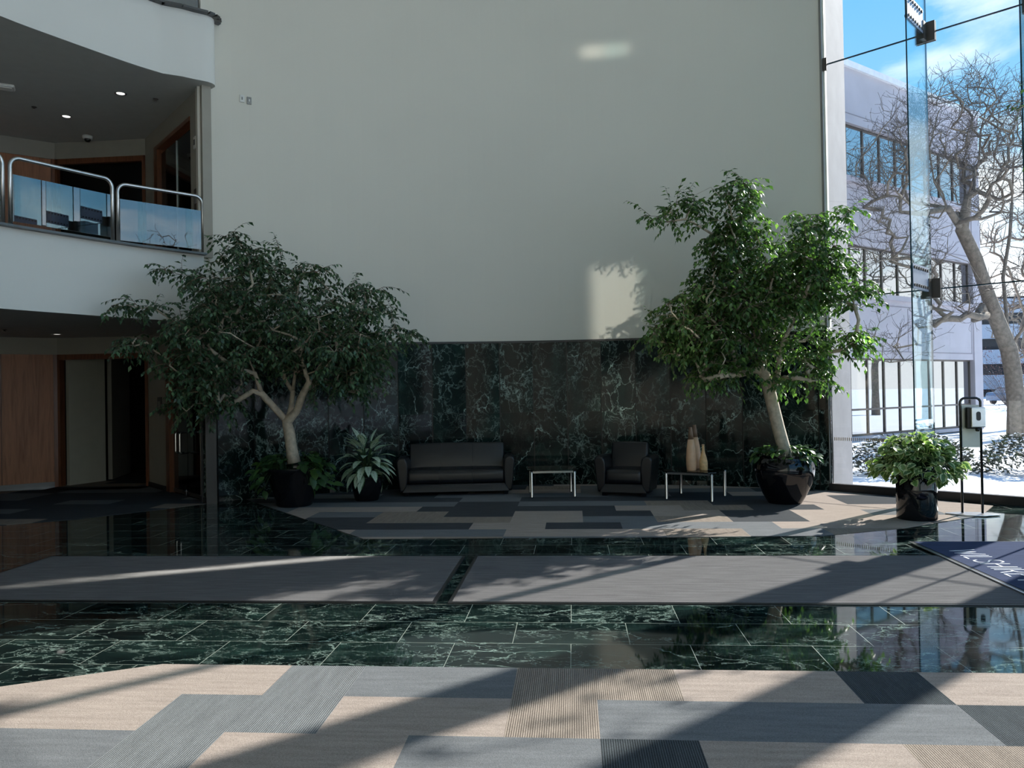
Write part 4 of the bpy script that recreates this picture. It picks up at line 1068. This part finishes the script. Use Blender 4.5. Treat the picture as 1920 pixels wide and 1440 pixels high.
# bare trees
def bare_tree(label, base, trunks, blobs, seed, r_root, group='bare trees outside', tipr=.006, extra=3, name='bare_tree', pw=.62):
    rng = random.Random(seed); e = thing(name, label, 'tree', base, 0, group); org = Vector(base)
    tg = []
    for (c, r, n_) in blobs: tg += ellip(rng, c, r, n_, .15)
    nodes, par, tips = grow([[Vector(p)-org for p in t] for t in trunks], [tuple(Vector(t)-org) for t in tg], rng, up=.5, step=.3, jit=.11)
    # forked twigs at the tips
    nt_ = len(nodes)
    for t in list(tips):
        d0 = (nodes[t]-nodes[par[t]]).normalized()
        for k in range(extra):
            d = (d0+Vector((rng.gauss(0,.7),rng.gauss(0,.7),rng.gauss(.25,.5)))).normalized(); p = nodes[t]; cur = t
            for i in range(4):
                d = (d+Vector((rng.gauss(0,.38),rng.gauss(0,.38),rng.gauss(.08,.28)))).normalized(); p = p+d*rng.uniform(.08,.20)
                nodes.append(p); par.append(cur); cur = len(nodes)-1
                if i == 1 and rng.random() < .6:
                    d2 = (d+Vector((rng.gauss(0,.8),rng.gauss(0,.8),rng.gauss(0,.5)))).normalized(); nodes.append(p+d2*.15); par.append(cur)
    a, b = branch_mesh(nodes, par, tipr, r_root, pw, 10)
    a.build('trunk', 'bark_grey', e, smooth=True); b.build('twigs', 'twig_dark', e)
    return e
Dt = 24.0
def Q(x, y, D): return px(x, y, D)
tbase = (Q(1905,818,Dt)[0], Dt, ZG-.05)
trA = [[tbase, Q(1904,760,Dt), Q(1900,700,Dt), Q(1893,655,Dt), Q(1872,600,23.8), Q(1852,540,23.6), Q(1835,485,23.3), Q(1810,430,23), Q(1785,390,22.6), Q(1760,340,22.2), Q(1752,280,22), Q(1770,210,22)],
       [Q(1893,655,Dt), Q(1890,590,24.2), Q(1885,520,24.4), Q(1900,440,24.5), Q(1905,380,24.6), Q(1910,300,24.6), Q(1920,240,24.6)],
       [Q(1852,540,23.6), Q(1820,490,22.8), Q(1780,475,22.2), Q(1740,460,21.8)],
       [Q(1893,655,Dt), Q(1925,610,23.5), Q(1960,560,23), Q(1990,480,23)],
       [Q(1810,430,23), Q(1822,370,23), Q(1845,300,23), Q(1850,240,23), Q(1868,180,23)],
       [Q(1785,390,22.6), Q(1730,400,22), Q(1690,360,21.5), Q(1660,310,21)]]
def BQ(x, y, D, rx, ry, rd, n_): s = D/1443; return (Q(x,y,D), (rx*s, rd, ry*s), n_)
blA = [BQ(1790,280,22.3,110,150,2.2,300), BQ(1690,300,21.2,70,110,1.6,130), BQ(1860,260,23.3,70,150,2,170), BQ(1930,330,24,60,180,2,120), BQ(1720,470,21.8,80,60,1.2,50), BQ(1690,640,21.5,60,50,.9,24), BQ(1830,560,22.6,50,50,1,20), BQ(1640,420,21,50,80,1,34), BQ(1780,560,22.2,60,60,1,24)]
bare_tree('large bare tree with forked trunk rising outside in front of the office building', tbase, trA, blA, 21, .25, extra=4, tipr=.0045)
def generic_tree(label, x, y, h, seed, n_=220, r=.2, sp=2.6):
    rng = random.Random(seed); b = (x, y, ZG-.1)
    trk = [[b, (x,y,h*.12), (x+.1,y,h*.25), (x+rng.uniform(-.3,.3),y+.1,h*.42), (x+rng.uniform(-.5,.5),y,h*.6), (x,y,h*.8)],
           [(x+.1,y,h*.25), (x+.8,y+.4,h*.42), (x+1.4,y+.5,h*.6)], [(x+.1,y,h*.25), (x-.8,y-.4,h*.45), (x-1.5,y-.6,h*.62)]]
    return bare_tree(label, b, trk, [((x,y,h*.68),(sp,sp,h*.32),n_)], seed, r, extra=2, tipr=.009)
generic_tree('distant bare tree beyond the snow, left of the parked cars', 37, 55, 9, 31, 160)
generic_tree('bare tree near the right edge behind the large one', 21.2, 31, 10, 32, 200)
generic_tree('bare tree outside to the right, seen mirrored in the office windows', 25, 24, 10, 33, 200)
generic_tree('bare tree farther right, mirrored in the ground floor windows', 34, 27, 10, 34, 160)
generic_tree('bare tree behind the viewpoint, mirrored in the balcony glass', 17, -9, 10.5, 35, 240)
generic_tree('second bare tree behind the viewpoint, mirrored in the balcony glass', 25, -4, 11, 36, 200)
# shrubs
def shrub(label, x, y, rx, ry, h, seed, n_=2600, name='shrub', mats=('evergreen','snow_clump'), snow=.35, group='snow dusted hedge outside'):
    rng = random.Random(seed); e = thing(name, label, 'bush', (x,y,ZG-.05), 0, group)
    lf, sn, st = MB(), MB(), MB()
    for k in range(n_):
        a = rng.uniform(0, 2*math.pi); zf = rng.random()**.7; rr = math.sqrt(max(.02, 1-(zf*.95)**3))*rng.uniform(.82,1.06)
        if rng.random() < .25: rr *= rng.random()
        p = Vector((rx*rr*math.cos(a), ry*rr*math.sin(a), h*zf*(1+.1*math.sin(a*5+seed))))
        d = Vector((math.cos(a), math.sin(a), rng.uniform(-.1,1.2)))+Vector((rng.gauss(0,.5),rng.gauss(0,.5),rng.gauss(0,.4)))
        s_ = rng.uniform(.05,.10)
        if zf > .45 and rng.random() < snow: leafquad(sn, p+Vector((0,0,.03)), Vector((d.x,d.y,.1)), Vector((0,0,1)), s_*1.2, s_, .5, -.1, .3)
        else: leafquad(lf, p, d, Vector((rng.gauss(0,1),rng.gauss(0,1),1)), s_*1.3, s_*.55, rng.random())
    for k in range(40):
        a = rng.uniform(0, 2*math.pi); tube(st, [(0,0,0),(rx*.4*math.cos(a), ry*.4*math.sin(a), h*.5),(rx*.8*math.cos(a), ry*.8*math.sin(a), h*.85)], [.012,.008,.004], 4)
    st.build('stems', 'twig_dark', e); lf.build('foliage', mats[0], e); sn.build('snow_cover', mats[1], e)
shrub('snow dusted clipped hedge outside, its left end behind the cylindrical planter', 8.0, 15.5, 1.2, .85, .70, 51)
shrub('snow dusted clipped hedge outside, middle bush behind the sanitizer stand', 10.4, 15.0, 1.15, .9, .72, 52)
shrub('snow dusted clipped hedge outside, right end at the edge of the photo', 12.8, 14.9, 1.2, .9, .78, 53)
simple('red_twig', (.20,.10,.085), .9, var=.3, scale=3)
for k, (x, y, rx, h, lab) in enumerate(((30.5,47,4.0,3.6,'reddish leafless thicket far out beside the garage'),(35.5,49,4.0,3.2,'reddish leafless thicket far out at the right edge'))):
    shrub(lab, x, y, rx, 2.0, h, 60+k, 2600, 'thicket', ('red_twig','snow_clump'), .05, 'far thickets')
# parking garage and far building
e = thing('parking_garage', 'distant parking garage with blue grey bands beyond the snow field', 'building', (66,96,ZG), R(-12))
mb = MB()
for z in (0, 3.2, 6.4, 9.6): box(mb, -14, 0, z+.9, 14, 14, z+2.7)
mb.build('parapet_band', 'garage_band', e)
mb = MB(); box(mb, -13.8, .6, 0, 13.8, 13.8, 12.6); mb.build('dark_decks', 'dark_interior', e)
e = thing('brick_building', 'low dark far building behind the garage on the horizon', 'building', (108,112,ZG), R(-14))
mb = MB(); box(mb, -14, 0, 0, 14, 10, 13.5); mb.build('wall', 'brick_far', e)
mb = MB(); box(mb, -14.2, -.2, 13.5, 14.2, 10.2, 13.9); mb.build('roof', 'roof_snow', e)
def car(label, x, y, rz, col):
    e = thing('car', label, 'car', (x,y,ZG), rz, 'parked cars')
    mb = MB(); vs = []
    prof = [(-2.2,.3),(-2.25,.7),(-2.1,.95),(-1.3,1.0),(-.7,1.42),(.8,1.45),(1.5,1.02),(2.1,.9),(2.25,.6),(2.2,.3)]
    n_ = len(prof); mb.add([(x_,-.85,z) for x_, z in prof]+[(x_,.85,z) for x_, z in prof], [tuple(range(n_)), tuple(range(n_, 2*n_))[::-1]]+[((k+1)%n_, k, n_+k, n_+(k+1)%n_) for k in range(n_)])
    mb.build('body', col, e, bevel=.06)
    mb = MB(); box(mb, -.9, -.87, 1.02, 1.1, .87, 1.33); mb.build('windows', 'plastic_black', e)
    for x_ in (-1.4, 1.4):
        for s in (-1, 1):
            mb = MB(); tube(mb, [(x_, s*.72, .32),(x_, s*.9, .32)], .32, 16); mb.build('wheel', 'plastic_black', e)
car('snowy grey blue parked car far out between building and tree trunk', 40.5, 62, R(20), 'car_paint')
car('dark parked car far out at the right edge of the photo', 46.5, 62, R(10), 'brick_far')
# low building behind the viewpoint side to bounce light & appear in reflections is left out

# ------------------------------------------------------------------ world and lights
w = bpy.data.worlds.new('sky'); sc.world = w; w.use_nodes = True; nt = w.node_tree; nt.nodes.clear(); L = nt.links
tc = nt.nodes.new('ShaderNodeTexCoord'); sx = nt.nodes.new('ShaderNodeSeparateXYZ'); L.new(tc.outputs['Generated'], sx.inputs[0])
sky = ramp(nt, sx.outputs[2], [(0, (.70,.84,.98)), (.12, (.42,.74,1.0)), (.45, (.17,.52,.98)), (1, (.06,.22,.66))])
mp = nt.nodes.new('ShaderNodeMapping'); mp.inputs['Scale'].default_value = (1.3,1.3,3.6); mp.inputs['Location'].default_value = (.9,-.35,.3); L.new(tc.outputs['Generated'], mp.inputs['Vector'])
nz = N(nt, 'ShaderNodeTexNoise', Scale=2.2, Detail=7., Roughness=.55, Distortion=.3); L.new(mp.outputs[0], nz.inputs['Vector'])
low = ramp(nt, sx.outputs[2], [(0, (.30,)*3), (.16, (.16,)*3), (.3, (.0,)*3)])
cf = math_(nt, 'ADD', nz.outputs['Fac'], low)
cm = ramp(nt, cf, [(.56, (0,0,0)), (.72, (1,1,1))])
colr = mixc(nt, cm, sky, (1.25,1.27,1.32))
bg = nt.nodes.new('ShaderNodeBackground'); L.new(colr, bg.inputs[0]); bg.inputs[1].default_value = 1.32
wo = nt.nodes.new('ShaderNodeOutputWorld'); L.new(bg.outputs[0], wo.inputs[0])

sun = bpy.data.lights.new('sun', 'SUN'); sun.energy = 11.; sun.angle = R(.6); sun.color = (1,.945,.89)
so = bpy.data.objects.new('sun', sun); C.objects.link(so)
el = R(30.5); sd = Vector((.785*math.cos(el), .62*math.cos(el), math.sin(el)))
so.rotation_euler = sd.to_track_quat('Z', 'Y').to_euler(); so.location = (20,16,14)
# narrow parallel beam, added to stand in for a sun glint on the white wall
gl = bpy.data.lights.new('glint_standin', 'AREA'); gl.shape = 'RECTANGLE'; gl.size = .80; gl.size_y = 2.6; gl.energy = 3.; gl.spread = R(1.2); gl.color = (1,.95,.86)
go = bpy.data.objects.new('glint_standin', gl); C.objects.link(go); go.location = (4.75,-4.9,3.6)
tgt = Vector((1.86,13.2,2.5)); go.rotation_euler = (go.location-tgt).to_track_quat('Z', 'Y').to_euler()

def beam(name, loc, tgt, sx_, sy_, e_, sp):
    g = bpy.data.lights.new(name, 'AREA'); g.shape = 'RECTANGLE'; g.size = sx_; g.size_y = sy_; g.energy = e_; g.spread = R(sp); g.color = (1,.95,.86)
    o = bpy.data.objects.new(name, g); C.objects.link(o); o.location = loc; o.rotation_euler = (Vector(loc)-Vector(tgt)).to_track_quat('Z', 'Y').to_euler()
beam('glint_standin_high', (5.2,-4.9,6.5), (1.75,13.15,7.55), .75, .13, .3, 1.2)  # added beam that makes the small bright patch high on the white wall
beam('streak_standin_low', (12.0,12.6,3.8), (-2.9,7.35,0), .16, .75, 7., .8)  # added beam without a real source, lays the lit streak across the left mat

# ------------------------------------------------------------------ camera
cd = bpy.data.cameras.new('camera'); cam = bpy.data.objects.new('camera', cd); C.objects.link(cam)
cd.sensor_width = 36; cd.lens = 1443/1920*36; cd.clip_end = 1000; cd.clip_start = .05
pitch = math.atan(13/1443)
cam.matrix_world = Matrix.Translation((0,0,1.65)) @ Matrix.Rotation(math.pi/2+pitch, 4, 'X') @ Matrix.Rotation(R(-1.0), 4, 'Z')
sc.camera = cam
vs_ = sc.view_settings; vs_.view_transform = 'Standard'; vs_.look = 'None'; vs_.exposure = -.10; vs_.gamma = 1; vs_.use_curve_mapping = False
sc.cycles.use_denoising = True; sc.cycles.max_bounces = 10; sc.cycles.diffuse_bounces = 5; sc.cycles.glossy_bounces = 5; sc.cycles.transparent_max_bounces = 40
sc.cycles.caustics_reflective = False; sc.cycles.caustics_refractive = False
